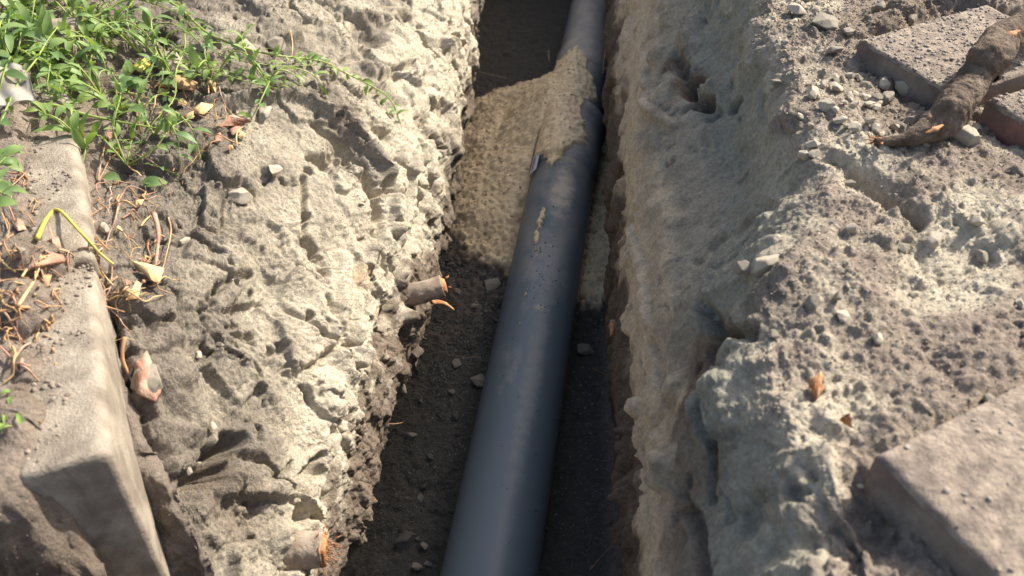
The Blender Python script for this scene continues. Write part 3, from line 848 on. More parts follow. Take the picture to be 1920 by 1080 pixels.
crumbs('gravel', 'loose crumbs of dry earth scattered over the right bank', wGR * (.35 + cl_ + .8 * band(11.6, 11.9, 12.3, 12.6)), 17000, .0012, .0105, [tuple(mauve), tuple(pale), tuple(brown), tuple(cream)], 3, 3.0)
crumbs('earth_crumbs', 'small earth crumbs lying on the left bank', (wSL + wKerb * 1.2) * (.2 + sstep(0, .6, q1)), 6000, .001, .006, [tuple(greyb), tuple(pale), tuple(brown)], 4, 3.2)
crumbs('fine_crumbs', 'finest dry crumbs covering the right bank', wGR + .35 * wKerb, 26000, .0008, .0030, [tuple(mauve), tuple(pale), tuple(brown), tuple(cream)], 13, 1.8, lod=0)
crumbs('sandy_grains', 'coarse sandy grains all over the left bank', (wSL + .7 * wWL) * (.15 + soft), 26000, .0007, .0030, [tuple(greyb), tuple(pale), tuple(cream)], 14, 2.2, lod=0)
crumbs('floor_grit', 'fine grey grit strewn over the dark trench floor', wFl * (P[..., 1] < 2.0) * (.3 + sstep(-.2, .5, q1)), 14000, .0010, .0070, [(.17, .165, .145), (.09, .085, .075), (.27, .26, .225), (.07, .065, .06)], 5, 3.2)
crumbs('slope_grit', 'fine grit stuck to the grey clay slope', wSR + .4 * wWR + .3 * wWL, 4200, .0009, .0055, [tuple(clay), tuple(pale), tuple(greyb)], 6, 3.5)

rock_meshes = []
for k in range(10):
    v = rock_shape(I3, 100 + k, 1.0, .10)
    for tone in (0, 1, 2):
        cc = np.ones((len(v), 3), np.float32) * ((.42, .365, .28), (.25, .22, .17), (.13, .12, .10))[tone] * (1 + .25 * fbm(v, 2, 3, seed=k))[:, None]
        rock_meshes.append(new_mesh('stone', v, None, F3, color=cc, smooth=False))
        rock_meshes[-1].materials.append(M_stone)
def stone_at(pos, nrm, size, label, group=None, mi=0, sx=(1, 1, .75), rz=0, name='stone', cat='stone', sink=.25):
    size *= 1.28
    if size > .03: sink = .5
    o = bpy.data.objects.new(name, rock_meshes[mi])
    col.objects.link(o)
    o.location = pos + nrm * size * (1 - 2 * sink) * .7
    o.scale = (size * sx[0], size * sx[1], size * sx[2])
    o.rotation_euler = (random.uniform(-.3, .3), random.uniform(-.3, .3), rz)
    return tag(o, label, cat, group)
# stones one can point at: px, py, radius in px (1920 wide), label, tone
for (sx_, sy_, r_, lab, tone) in [
    (1402, 503, 23, 'dark grey wedge-shaped stone at the top edge of the clay slope', 1),
    (1440, 495, 27, 'big rounded lump of grey clay right beside the dark wedge-shaped stone', 0),
    (1752, 452, 20, 'pale grey oval stone sitting alone on the right bank', 0),
    (1803, 256, 27, 'cream angular stone directly below the dirty root', 0),
    (1826, 243, 14, 'small upright pale stone leaning on the cream angular stone', 0),
    (1521, 176, 22, 'round pale grey stone above the pile of small pale stones', 0),
    (1665, 186, 18, 'dark grey angular stone among the pale stones under the paver edge', 1),
    (1685, 163, 22, 'flat pale stone slab just below the upper paver edge', 0),
    (1620, 180, 10, 'small white pebble left of the upper paver', 0),
    (1660, 155, 13, 'blunt grey pebble close to the upper paver edge', 0),
    (1565, 168, 14, 'pale blocky pebble right of the round pale grey stone', 0),
    (1552, 195, 16, 'cream flat pebble below the pale blocky pebble', 0),
    (1590, 183, 12, 'small oval cream pebble between the pile and the white pebble', 0),
    (1600, 242, 16, 'cream stone on the sandy patch left of the root tip', 0),
    (1645, 635, 18, 'pale angular stone in the middle of the crumbly right bank', 0),
    (1575, 590, 14, 'pale flat stone above the pale angular stone', 0),
    (1912, 572, 14, 'grey pebble at the right border of the photo', 0),
    (1545, 45, 24, 'brown reddish clod near the top of the right bank', 1),
    (1562, 98, 17, 'very dark rounded clod left of the upper paver', 1),
    (1710, 35, 11, 'dark green grey pebble at the top of the right bank', 1),
    (1645, 18, 14, 'dark oval pebble at the top edge of the photo', 1),
    (1590, 57, 13, 'greyish clod right of the brown reddish clod', 1),
    (1495, 20, 18, 'greyish lumpy clod at the top of the right slope', 0),
    (1455, 155, 14, 'brown stone above the clay slope', 1),
    (1842, 690, 10, 'yellowish pebble next to the lower paver', 0),
    (498, 212, 18, 'round cream stone on the left bank below the weeds', 0),
    (445, 362, 20, 'cream fragment of stone at the left bank beside the cracked lumps', 0),
    (510, 318, 19, 'jutting cream lump of earth above the holes of the left bank', 0),
    (315, 28, 17, 'grey brick-coloured stone at the top of the left bank', 1),
    (320, 122, 32, 'square grey block of earth among the weeds', 0),
    (372, 92, 15, 'grey clod under the weed runner', 1),
    (523, 83, 18, 'grey clod in the crumbly patch above the weed tip', 1),
    (457, 88, 20, 'flat cream clod left of the crumbly patch', 0),
    (195, 425, 13, 'small white stone in the litter beside the kerb', 0),
    (347, 450, 13, 'pale stone at the litter edge', 0),
    (283, 722, 30, 'smooth brown lump of clay wedged beside the kerb', 1),
    (760, 1013, 22, 'large tan cobble on the trench floor left of the pipe', 0),
    (778, 1062, 12, 'grey pebble below the tan cobble', 0),
    (802, 1058, 10, 'pale pebble right below the tan cobble', 0),
    (792, 1022, 10, 'pebble touching the right side of the tan cobble', 0),
    (852, 778, 13, 'pale oval pebble half way along the trench floor', 0),
    (772, 817, 11, 'pale chip on the floor near the left undercut', 0),
    (858, 680, 10, 'round pale pebble on the floor below the broken root stub', 0),
    (895, 718, 14, 'pale stone touching the left flank of the pipe', 0),
    (1094, 657, 17, 'pale flat stone right of the pipe', 0),
    (858, 548, 9, 'pale pebble just right of the broken root stub', 0),
    (888, 574, 8, 'upright pale chip right of the broken root stub', 0),
    (928, 500, 9, 'pebble at the near edge of the sand', 0),
    (1086, 500, 9, 'pebble in the narrow gap right of the pipe', 1),
    (920, 530, 20, 'grey lump of earth just in front of the sand', 1),
    (785, 930, 8, 'narrow pale chip above the tan cobble', 0),
]:
    if any(k_ in lab for k_ in ('floor', 'cobble', 'the pipe', 'root stub')): tone = 1
    p, n_ = surfn(sx_, sy_)
    dep = -((CM.transposed() @ (p - Vector((0, 0, CAM_H)))).z)
    size = r_ / F * dep
    stone_at(p, n_, size, lab, None, random.randrange(10) * 3 + (2 if tone == 1 and lab.find('trench') > 0 else tone), (1.05, random.uniform(.8, 1.1), random.uniform(.6, .85)), random.uniform(0, 6), sink=.3)

def many(n, weight, smin, smax, label, group, seed, tones=(0, 1), power=2):
    r = np.random.RandomState(seed)
    ii = scatter(weight, n, seed)
    for k, i in enumerate(ii):
        s = smin + (smax - smin) * r.rand() ** power
        stone_at(Vector(Pf[i].tolist()), Vector(Nf[i].tolist()), s, label, group, r.randint(0, 10) * 3 + tones[r.randint(len(tones))], (1, r.uniform(.7, 1.1), r.uniform(.55, .9)), r.uniform(0, 6), name='pebble', cat='pebble', sink=.2)
near = (P[..., 1] < 1.5)
many(190, wGR * near * (.3 + cl_), .004, .012, 'small dry clod or pebble loose on the right bank', 'pebbles on the right bank', 51)
many(90, wFl * (P[..., 1] < 1.9), .003, .009, 'small pebble bedded in the dark trench floor', 'pebbles on the trench floor', 52, (2, 2, 2, 1))
many(45, (wSL * .8 + wKerb) * near, .003, .008, 'small clod lying on the left bank', 'clods on the left bank', 53)
# heap of pale stones by the upper paver
r_ = np.random.RandomState(9)
for k in range(34):
    px, py = 1500 + 190 * r_.rand(), 140 + 150 * r_.rand()
    p, n_ = surfn(px, py)
    stone_at(p, n_, r_.uniform(.004, .009), 'pale stone of the loose heap below the upper paver', 'pale stones below the upper paver', r_.randint(0, 10) * 3, name='pebble', cat='pebble', rz=r_.uniform(0, 6))

# ------------------------------------------------------------------ kerb stones and pavers
def rounded_box(L, W, H, rad=.012, seg=4, nl=60, amp=.0006, seed=0, chip=.0025):
    """box along +Y from 0 to L, x from -W..0, z from -H..0, top long edges rounded, ends rounded a little"""
    prof = [(-W, -H)]
    prof += [(-W, -H * .5)]
    for k in range(seg + 1):
        a = math.pi - k * math.pi / 2 / seg
        prof.append((-W + rad + rad * math.cos(a), -rad + rad * math.sin(a)))
    for t in np.linspace(.1, .9, 9): prof.append((-W + rad + (W - 2 * rad) * t, 0))
    for k in range(seg + 1):
        a = math.pi / 2 - k * math.pi / 2 / seg
        prof.append((-rad + rad * math.cos(a), -rad + rad * math.sin(a)))
    for t in np.linspace(.12, 1, 9): prof.append((0, -rad + (-H + rad) * t))
    prof = np.array(prof)
    rows = []
    er = rad * .55
    ends = [er * (1 - math.cos(a)) for a in np.linspace(0, math.pi / 2, 4)]
    ysl = [0, er * .13, er * .5, er] + list(np.linspace(0, L, nl)[1:-1]) + [L - er, L - er * .5, L - er * .13, L]
    ysl = sorted(ysl)
    cx, cz = -W / 2, -H / 2
    for y in ysl:
        d = min(y, L - y)
        ins = er - math.sqrt(max(er * er - (er - d) ** 2, 0)) if d < er else 0
        q = prof.copy()
        q[:, 0] += np.sign(cx - q[:, 0]) * np.minimum(np.abs(cx - q[:, 0]), ins)
        q[:, 1] += np.sign(cz - q[:, 1]) * np.minimum(np.abs(cz - q[:, 1]), ins)
        rows.append(np.stack([q[:, 0], np.full(len(q), y), q[:, 1]], -1))
    A = np.array(rows, np.float32)
    n_ = A.shape[1]; m_ = A.shape[0]
    c = np.array([cx, 0, cz], np.float32)
    dirn = A - c; dirn[..., 1] = 0; dirn /= np.maximum(np.linalg.norm(dirn, axis=-1, keepdims=True), 1e-6)
    A = A + dirn * (amp * 2 * fbm(A + seed, 30, 4, .6, seed=seed))[..., None] - dirn * (chip * sstep(.35, .7, fbm(A + seed, 45, 3, seed=seed + 3)))[..., None]
    g = np.arange(m_ * n_).reshape(m_, n_)
    q = [tuple(x) for x in np.stack([g[:-1, :-1], g[1:, :-1], g[1:, 1:], g[:-1, 1:]], -1).reshape(-1, 4)]
    q += [(g[i, -1], g[i + 1, -1], g[i + 1, 0], g[i, 0]) for i in range(m_ - 1)]
    V = A.reshape(-1, 3)
    tr = []
    V = np.concatenate([V, A[0].mean(0)[None] + 0, A[-1].mean(0)[None]], 0)
    a0, a1 = len(V) - 2, len(V) - 1
    for j in range(n_):
        j2 = (j + 1) % n_
        tr.append((a0, g[0, j], g[0, j2])); tr.append((a1, g[-1, j2], g[-1, j]))
    return V, q, tr
def kerb(p0, p1, W, H, label, seed, ext=0.0, tilt=0.0, name='kerb_stone'):
    a = pw(*p0); b = pw(*p1)
    d = Vector((b.x - a.x, b.y - a.y, 0)); L = d.length + ext; d.normalize()
    V, q, tr = rounded_box(L, W, H, .0135, 6, 90, seed=seed)
    me = new_mesh(name, V, q, tr)
    o = link(name, me, M_kerb)
    o.location = (a.x, a.y, a.z); o.rotation_euler = (math.atan2(b.z - a.z, d.length * L) , tilt, -math.atan2(d.x, d.y))
    rk = np.random.RandomState(seed + 90); nk = int(2600 * L)
    lx_ = -W + W * rk.rand(nk) ** .7; ly_ = L * rk.rand(nk)
    sl_ = (b.z - a.z) / max(L, .01)
    pk = np.array([tuple(Vector((a.x, a.y, a.z)) + d * y_ + Vector((d.y, -d.x, 0)) * x_ + Vector((0, 0, sl_ * y_ - .001))) for x_, y_ in zip(lx_, ly_)], np.float32)
    keep_ = fbm(pk, 14, 3, seed=3) + .9 * (-lx_ / W) + .5 * (ly_ / L) > .75
    pk = pk[keep_]
    if len(pk): crumbs('kerb_dirt', 'dry dirt crumbs lying on the ' + ('near', 'second', 'short', 'dark')[seed - 1] + ' kerb stone', None, 1, .0008, .0042, [tuple(mauve), tuple(brown), tuple(greyb)], 80 + seed, 2.6, sink=.3, places=(pk, np.tile(np.array([0, 0, 1.]), (len(pk), 1)), np.tile(mauve * .85, (len(pk), 1))))
    tag(o, label, 'kerb stone', 'kerb stones along the left bank')
    return o
kerb((205, 848, .714), (176, 492, .708), .088, .32, 'grey concrete kerb stone nearest the camera, its end face and lower edge dug free', 1, .0)
kerb((175, 478, .706), (140, 245, .705), .078, .2, 'grey kerb stone under the paper scrap, second from the camera', 2)
kerb((140, 212, .70), (118, 110, .70), .075, .2, 'short grey kerb stone disappearing under the weeds', 3, .1)
o = kerb((150, 26, .74), (-60, 40, .74), .09, .12, 'dark grey concrete block in the top left corner behind the weeds', 4)

def slab(corner, dirA, dirB, LA, LB, H, label, seed, tilt=(0, 0), group='pink pavers of the lifted path'):
    """corner at pixel/z, dirA/dirB unit ground vectors"""
    c = pw(*corner)
    na, nb = 44, 44
    rad = .005
    us = np.concatenate([[0, rad * .3, rad], np.linspace(0, 1, na)[1:-1] * LA, [LA - rad, LA - rad * .3, LA]]); us.sort()
    vs = np.concatenate([[0, rad * .3, rad], np.linspace(0, 1, nb)[1:-1] * LB, [LB - rad, LB - rad * .3, LB]]); vs.sort()
    A, B = np.meshgrid(us, vs, indexing='ij')
    def dr(t, L):
        d = np.minimum(t, L - t); return np.where(d < rad, rad - np.sqrt(np.maximum(rad ** 2 - (rad - d) ** 2, 0)), 0)
    zt = -(np.maximum(dr(A, LA), dr(B, LB)))
    p3 = np.stack([A, B, A * 0], -1).astype(np.float32) + seed
    dv, _, rr = voro(p3, 70, seed)
    mound = sstep(-.1, .4, fbm(p3, 14, 3, seed=seed))
    zt = zt + .0030 * fbm(p3, 50, 4, .6, seed=seed) + mound * (.0025 + .003 * np.clip(.6 - dv, 0, 1) * rr) * sstep(0, .012, np.minimum(np.minimum(A, LA - A), np.minimum(B, LB - B)))
    def W3(a, b, z):
        return np.stack([dirA.x * a + dirB.x * b, dirA.y * a + dirB.y * b, z + tilt[0] * a + tilt[1] * b], -1)
    top = W3(A, B, zt)
    g = np.arange(A.size).reshape(A.shape)
    qt = np.stack([g[:-1, :-1], g[:-1, 1:], g[1:, 1:], g[1:, :-1]], -1).reshape(-1, 4)
    rr_ = np.random.RandomState(seed + 60)
    nn = 260 if seed == 1 else 1100
    aa = rr_.rand(nn) ** 1.1; bb = rr_.rand(nn)
    ki = (aa * (A.shape[0] - 7) + 3).astype(int); kj = (bb * (A.shape[1] - 7) + 3).astype(int)
    pos_ = W3(A[ki, kj], B[ki, kj], zt[ki, kj]) + np.array(c); pos_[:, :2] += rr_.uniform(-.003, .003, (nn, 2))
    crumbs('paver_crumbs', 'dry crumbs strewn on top of the ' + label.split(' ', 1)[1 if label.startswith('large') else 0][:0] + ('lower' if seed == 1 else 'upper' if seed == 2 else 'pinkish') + ' paver', None, nn, .0008, .0036, [(.36, .31, .25), (.33, .28, .23), (.30, .25, .21)], 70 + seed, 2.4, sink=.35, squash=.7,
           places=(pos_, np.tile(np.array([0, 0, 1.]), (nn, 1)), np.tile(np.array([.32, .275, .225]), (nn, 1))))
    root = thing('paving_slab', c, label, 'paver', group)
    o = link('top_face', new_mesh('top_face', top.reshape(-1, 3), qt[:, ::-1]), M_paver, root)
    # sides
    ring = list(g[:, 0]) + list(g[-1, 1:]) + list(g[:-1, -1][::-1]) + list(g[0, 1:-1][::-1])
    tp = top.reshape(-1, 3)[ring]; nlev = 8
    sv = []
    cen = tp.mean(0)
    for k in range(nlev):
        z = -H * k / (nlev - 1)
        q = tp.copy(); q[:, 2] += z - .0003
        out = q - cen; out[:, 2] = 0; out /= np.linalg.norm(out, axis=1, keepdims=True)
        q += out * (.0014 * fbm((q + seed).astype(np.float32), 60, 3, seed=seed))[:, None] * (k > 0)
        sv.append(q)
    sv = np.array(sv); m_ = len(ring)
    gg = np.arange(nlev * m_).reshape(nlev, m_)
    g2 = np.roll(gg, -1, axis=1)
    qs = np.stack([gg[:-1], gg[1:], g2[1:], g2[:-1]], -1).reshape(-1, 4)
    link('edge', new_mesh('edge', sv.reshape(-1, 3), qs), M_pside if seed == 3 else M_pdirt, root)
    return root
a26, a60 = R(26.5) + YAW, R(62.5) - YAW
dA = Vector((math.sin(a60), math.cos(a60), 0))          # runs away to the right
dB = Vector((math.sin(a26), -math.cos(a26), 0))         # runs towards the camera
slab((1642, 852, .800), dA, dB, .30, .30, .05, 'large dusty paver at the lower right corner of the photo', 1)
slab((1612, 74, .826), dA, dB, .26, .178, .05, 'dusty paver with crumbs on top beneath the dirty root', 2)
p_ = pw(1612, 74, .812) + dB * .212
# second one: starts where the first ends
slab((1850, 188, .828), dA, dB, .20, .20, .05, 'pinkish paver with a clean red side at the right border, half behind the root', 3)

# ------------------------------------------------------------------ tubes: roots, stems, straws
def tube(path, radii, sides=10, rough=0.0, freq=60, seed=0, sub=6, cap=True, squash=1.0):
    pts = [Vector(p) for p in path]
    # Catmull-Rom resample
    out = []; rad = []
    n_ = len(pts)
    for i in range(n_ - 1):
        p0 = pts[max(i - 1, 0)]; p1 = pts[i]; p2 = pts[i + 1]; p3 = pts[min(i + 2, n_ - 1)]
        for k in range(sub):
            t = k / sub
            out.append(0.5 * ((2 * p1) + (p2 - p0) * t + (2 * p0 - 5 * p1 + 4 * p2 - p3) * t * t + (3 * p1 - p0 - 3 * p2 + p3) * t ** 3))
            rad.append(radii[i] * (1 - t) + radii[i + 1] * t)
    out.append(pts[-1]); rad.append(radii[-1])
    V = []; up = Vector((0, 0, 1))
    T0 = (out[1] - out[0]).normalized()
    nrm = T0.cross(up)
    if nrm.length < .1: nrm = T0.cross(Vector((1, 0, 0)))
    nrm.normalize()
    for i, p in enumerate(out):
        T = (out[min(i + 1, len(out) - 1)] - out[max(i - 1, 0)]).normalized()
        nrm = (nrm - T * nrm.dot(T)).normalized()
        bi = T.cross(nrm)
        for k in range(sides):
            a = 2 * math.pi * k / sides
            V.append(p + (nrm * math.cos(a) + bi * math.sin(a) * squash) * rad[i])
    V = np.array(V, np.float32)
    if rough:
        cen = np.repeat(np.array(out, np.float32), sides, 0)
        d = V - cen
        rr = np.repeat(np.array(rad), sides)
        V = cen + d * (1 + rough * fbm(V + seed, freq, 6 if sides > 40 else 4, .62, seed=seed) * 2)[:, None]
    m_ = len(out)
    g = np.arange(m_ * sides).reshape(m_, sides)
    g2 = np.roll(g, -1, axis=1)
    Q = np.stack([g[:-1], g2[:-1], g2[1:], g[1:]], -1).reshape(-1, 4)
    T_ = []
    if cap:
        V = np.concatenate([V, np.array(out[0])[None], np.array(out[-1])[None]], 0)
        for k in range(sides):
            k2 = (k + 1) % sides
            T_.append((len(V) - 2, g[0, k2], g[0, k])); T_.append((len(V) - 1, g[-1, k], g[-1, k2]))
    return V, Q, np.array(T_, np.int32).reshape(-1, 3)
class Bag:
    def __init__(s): s.v = []; s.q = []; s.t = []; s.n = 0
    def add(s, V, Q=None, T=None):
        V = np.asarray(V, np.float32).reshape(-1, 3)
        s.v.append(V)
        if Q is not None and len(Q): s.q.append(np.asarray(Q) + s.n)
        if T is not None and len(T): s.t.append(np.asarray(T) + s.n)
        s.n += len(V)
    def mesh(s, name, origin=None, smooth=True):
        V = np.concatenate(s.v)
        if origin is not None: V = V - np.array(origin, np.float32)
        return new_mesh(name, V, np.concatenate(s.q) if s.q else None, np.concatenate(s.t) if s.t else None, smooth)
def gp(px, py, h=0.0):
    p, _ = surfn(px, py)
    d = (Vector((0, 0, CAM_H)) - p)
    return p + Vector((0, 0, h))
def fibres(bag, p, d, n, L, r, spread, seed):
    rr = random.Random(seed)
    for _ in range(n):
        off = Vector((rr.gauss(0, 1), rr.gauss(0, 1), rr.gauss(0, 1)))
        a = p + off * spread * .8
        dd = (d + off * .35).normalized()
        l = L * rr.uniform(.3, 1)
        b = a + dd * l * .5 + Vector((0, 0, -.1 * l)); c = b + (dd + Vector((rr.gauss(0, .4), rr.gauss(0, .4), rr.gauss(0, .4)))) * l * .5
        bag.add(*tube([a, b, c], [r, r * .8, r * .2], 4, sub=2))

# broken root stub in the left wall
p0 = gp(752, 550) ; 
a = pw(738, 560, .31); b = pw(785, 549, .325); c = pw(830, 536, .335)
stub = thing('root_stub', a, 'thick snapped root sticking out of the left wall with a torn orange end', 'root')
B = Bag(); B.add(*tube([a - (c - a) * .6, a, b, c], [.024, .0225, .0205, .020], 44, .14, 50, 3, 12)); link('bark', B.mesh('bark', a), M_rootp, stub)
B = Bag(); e = (c - b).normalized()
V, Q, T = tube([c - e * .002, c + e * .006], [.0185, .012], 16, .3, 120, 5, 4); B.add(V, Q, T)
fibres(B, c, (e + Vector((0, -.2, -.5))), 12, .011, .0026, .009, 4)
d0 = pw(808, 566, .29); d1 = pw(832, 568, .28); d2 = pw(852, 581, .27)
B.add(*tube([d0, d1, d2], [.007, .006, .001], 7, .3, 90, 2, 6, squash=.5))
link('torn_wood', B.mesh('torn_wood', a), M_wood, stub)

a = pw(535, 1040, .37); b = pw(575, 1032, .375); c = pw(606, 1030, .375)
stub = thing('root_stub', a, 'wide cut root with a splintered orange end at the foot of the left bank', 'root')
B = Bag(); B.add(*tube([a - (c - a) * .7, a, b, c], [.026, .0255, .025, .0245], 24, .12, 60, 8, 10)); link('bark', B.mesh('bark', a), M_rootp, stub)
B = Bag(); e = (c - b).normalized(); B.add(*tube([c - e * .002, c + e * .004], [.0235, .019], 18, .2, 140, 6, 4))
fibres(B, c + e * .002, e, 60, .008, .0014, .0125, 7); link('torn_wood', B.mesh('torn_wood', a), M_wood, stub)

a = pw(1165, 590, .27); b = pw(1152, 610, .26); c = pw(1146, 630, .25)
stub = thing('root_stub', a, 'small pinkish broken root at the foot of the right wall', 'root')
B = Bag(); B.add(*tube([a + (a - c) * .8, a, b], [.012, .013, .012], 14, .12, 80, 9, 8)); link('bark', B.mesh('bark', a), M_rootp, stub)
B = Bag(); B.add(*tube([b, c], [.0115, .003], 10, .3, 100, 3, 6)); link('torn_wood', B.mesh('torn_wood', a), M_wood, stub)

# dirty log-like root on the right
pts = [(1640, 266, .812, .004), (1695, 262, .816, .009), (1748, 240, .824, .017), (1785, 205, .838, .024), (1815, 165, .848, .023), (1835, 130, .86, .022), (1850, 112, .87, .028), (1885, 72, .87, .022), (1930, 45, .87, .020), (1990, 20, .865, .018)]
P_ = [pw(x, y, z) for x, y, z, r in pts]
root = thing('dirty_root', P_[3], 'thick mud-caked root lying across the pavers at the upper right', 'root')
B = Bag(); B.add(*tube(P_, [p[3] for p in pts], 80, .22, 34, 12, 24)); link('bark', B.mesh('bark', P_[3]), M_root, root)
for (x, y, z, ex, ey, rr) in [(1652, 266, .806, 1690, 262, .005), (1735, 250, .836, 1768, 234, .0035), (1738, 222, .836, 1752, 218, .004), (1880, 72, .886, 1915, 54, .006)]:
    B = Bag(); B.add(*tube([pw(x, y, z), pw((x + ex) / 2, (y + ey) / 2, z + .003), pw(ex, ey, z)], [rr * .3, rr, rr * .3], 9, .6, 120, int(x), 8, squash=.6))
    link('torn_wood', B.mesh('torn_wood', P_[3]), M_wood, root)
B = Bag(); fibres(B, P_[0], (P_[0] - P_[1]).normalized(), 14, .012, .0014, .005, 3)
link('splinters', B.mesh('splinters', P_[3]), M_wood, root)

# thin roots and twigs
def twig(pts, r, label, m=None, name='thin_root', cat='root', group=None, zabs=True):
    P_ = [pw(*p) for p in pts] if zabs else [gp(p[0], p[1], p[2]) for p in pts]
    n_ = len(P_)
    V, Q, T = tube(P_, [r * (1 - .6 * i / (n_ - 1)) for i in range(n_)], 6, .1, 100, int(pts[0][0]), 5)
    B = Bag(); B.add(V, Q, T)
    o = link(name, B.mesh(name, P_[0]), m or M_dry, loc=P_[0])
    return tag(o, label, cat, group)
twig([(1028, 95, .12), (1030, 115, .10), (1036, 128, .06), (1046, 150, .02)], .0028, 'bare pale twig standing in the dark floor behind the sand', M_rootp, 'twig', 'twig')
twig([(896, 134, .10), (920, 140, .10), (950, 147, .08)], .0018, 'thin root trailing out of the left undercut onto the sand', M_rootp)
twig([(842, 64, .40), (862, 76, .39), (888, 86, .38)], .0060, 'short broken twig jutting from the far left wall', M_rootp, 'twig', 'twig')
twig([(1158, 40, .36), (1148, 62, .33), (1137, 90, .28), (1132, 118, .24), (1130, 138, .2)], .0022, 'ochre hair root hanging down over the pipe from the right wall', M_straw)
twig([(1178, 100, .4), (1155, 118, .33), (1135, 128, .27), (1129, 136, .24)], .0014, 'fine brown root crossing the hanging ochre root', M_dry)
twig([(716, 790, .21), (735, 795, .16), (756, 792, .14)], .0011, 'fine curled red root under the lip of the left wall', M_dry)
twig([(1110, 690, .03), (1140, 705, .05), (1160, 720, .08)], .001, 'hair root on the floor at the right wall', M_dry)
twig([(1148, 240, .12), (1160, 238, .2), (1175, 232, .3)], .0015, 'short brown root beside the pipe socket', M_dry)
twig([(1105, 1070, .02), (1130, 1040, .06), (1160, 1010, .14)], .0011, 'pale hair root low on the right wall at the front', M_dry)
twig([(545, 60, .005), (550, 100, .02), (546, 128, .01)], .0015, 'upright dry straw at the tip of the weeds', M_straw, 'straw', 'straw', zabs=False)

# litter: dry roots, straws, chips
rr = random.Random(5)
litter_spots = []
for k in range(190):
    x = rr.uniform(0, 300); y = rr.uniform(330, 660)
    if x > 330 - (y - 330) * .1 or (x > 215 and y > 560): continue
    litter_spots.append((x, y))
for k in range(26): litter_spots.append((rr.uniform(200, 460), rr.uniform(140, 340)))
for k in range(14): litter_spots.append((rr.uniform(0, 170), rr.uniform(620, 820)))
for k, (x, y) in enumerate(litter_spots):
    L = rr.uniform(20, 90); a = rr.uniform(0, 6.28); bend = rr.uniform(-1.2, 1.2)
    pts = []
    for j in range(5):
        pts.append((x, y, .004 + .012 * rr.random() * math.sin(j / 4 * 3.14)))
        x += math.cos(a) * L / 4; y += math.sin(a) * L / 4; a += bend / 3
    pts = [p for p in pts if p[0] > -60]
    if len(pts) < 3: continue
    twig(pts, rr.uniform(.0007, .0019), 'short dry rootlet in the litter between kerb and weeds', rr.choice([M_dry, M_straw, M_dry, M_bark]), 'dry_rootlet', 'rootlet', 'dry rootlets in the litter', zabs=False)
twig([(0, 595, .012), (60, 600, .02), (120, 620, .022), (180, 592, .02), (240, 600, .012)], .0022, 'long orange dry root lying across the kerb', M_dry, zabs=False)
twig([(85, 605, .012), (100, 650, .016), (112, 690, .004)], .0018, 'orange rootlet branching down from the long dry root on the kerb', M_dry, zabs=False)
twig([(45, 595, .015), (78, 560, .02), (85, 520, .012)], .0024, 'straw-coloured root leading up from the long dry root', M_straw, zabs=False)
twig([(75, 460, .012), (100, 436, .028), (125, 430, .035), (160, 462, .028), (190, 492, .018), (218, 508, .012)], .0032, 'bent bright yellow plant stem lying on the litter', M_ystem, 'yellow_stem', 'stem', zabs=False)
twig([(235, 640, .01), (232, 680, .012), (250, 720, .008), (262, 745, .004)], .0030, 'curled brown root in the gap beside the kerb', M_dry, zabs=False)
twig([(298, 420, .02), (300, 455, .02), (298, 505, .01)], .0042, 'flat greyish brown stick at the litter edge', M_bark, 'stick', 'stick', zabs=False)
twig([(318, 415, .01), (325, 450, .015), (308, 510, .005)], .0013, 'thin straw beside the greyish brown stick', M_straw, 'straw', 'straw', zabs=False)

def flake(name, poly, label, cat, m, th=.002, h=.006, curl=.006, group=None):
    P_ = [gp(x, y, h) for x, y in poly]
    if 'leaf' in name or 'scrap' in label: th = .0006; curl = .0028
    c = sum(P_, Vector()) / len(P_)
    # fit to a plane tilted like the average but close to its height
    n_ = len(P_)
    z = [ (p.z - c.z) * .4 + c.z + .003 for p in P_]
    rim = [Vector((p.x, p.y, zz + curl * math.sin(i * 1.9))) for i, (p, zz) in enumerate(zip(P_, z))]
    fine = []
    for i in range(n_):
        for k in range(5):
            q = rim[i].lerp(rim[(i + 1) % n_], k / 5); j = random.uniform(-1, 1) * .0009
            fine.append(q + Vector((j, -j, j)))
    cc = sum(rim, Vector()) / n_ + Vector((0, 0, curl))
    V = []; m_ = len(fine)
    for lev in (0, -th):
        for f_ in (1, .6):
            for p in fine: V.append(cc.lerp(p, f_) + Vector((0, 0, lev + (1 - f_) * curl)))
        V.append(cc + Vector((0, 0, lev + curl)))
    Q = []; T = []
    S = 2 * m_ + 1
    for b in (0, 1):
        o_ = b * S
        for i in range(m_):
            j = (i + 1) % m_
            Q.append((o_ + i, o_ + j, o_ + m_ + j, o_ + m_ + i) if b == 0 else (o_ + i, o_ + m_ + i, o_ + m_ + j, o_ + j))
            T.append((o_ + m_ + i, o_ + m_ + j, o_ + 2 * m_) if b == 0 else (o_ + m_ + j, o_ + m_ + i, o_ + 2 * m_))
    for i in range(m_):
        j = (i + 1) % m_
        Q.append((i, S + i, S + j, j))
    V = np.array(V) - np.array(c)
    o = link(name, new_mesh(name, V, Q, T), m, loc=c)
    return tag(o, label, cat, group)
flake('bark_chip', [(25, 495), (60, 484), (125, 488), (130, 512), (75, 518), (45, 510)], 'reddish brown curved bark chip on the kerb litter', 'bark', M_bark, .005, .014)
flake('dry_leaf', [(247, 492), (275, 510), (318, 520), (305, 550), (290, 545), (270, 520)], 'triangular tan dry leaf at the edge of the litter', 'leaf', M_straw, .001, .012)
flake('dry_leaf', [(240, 570), (262, 535), (272, 540), (262, 560), (245, 578)], 'narrow tan dry leaf below the triangular one', 'leaf', M_straw, .001, .006)
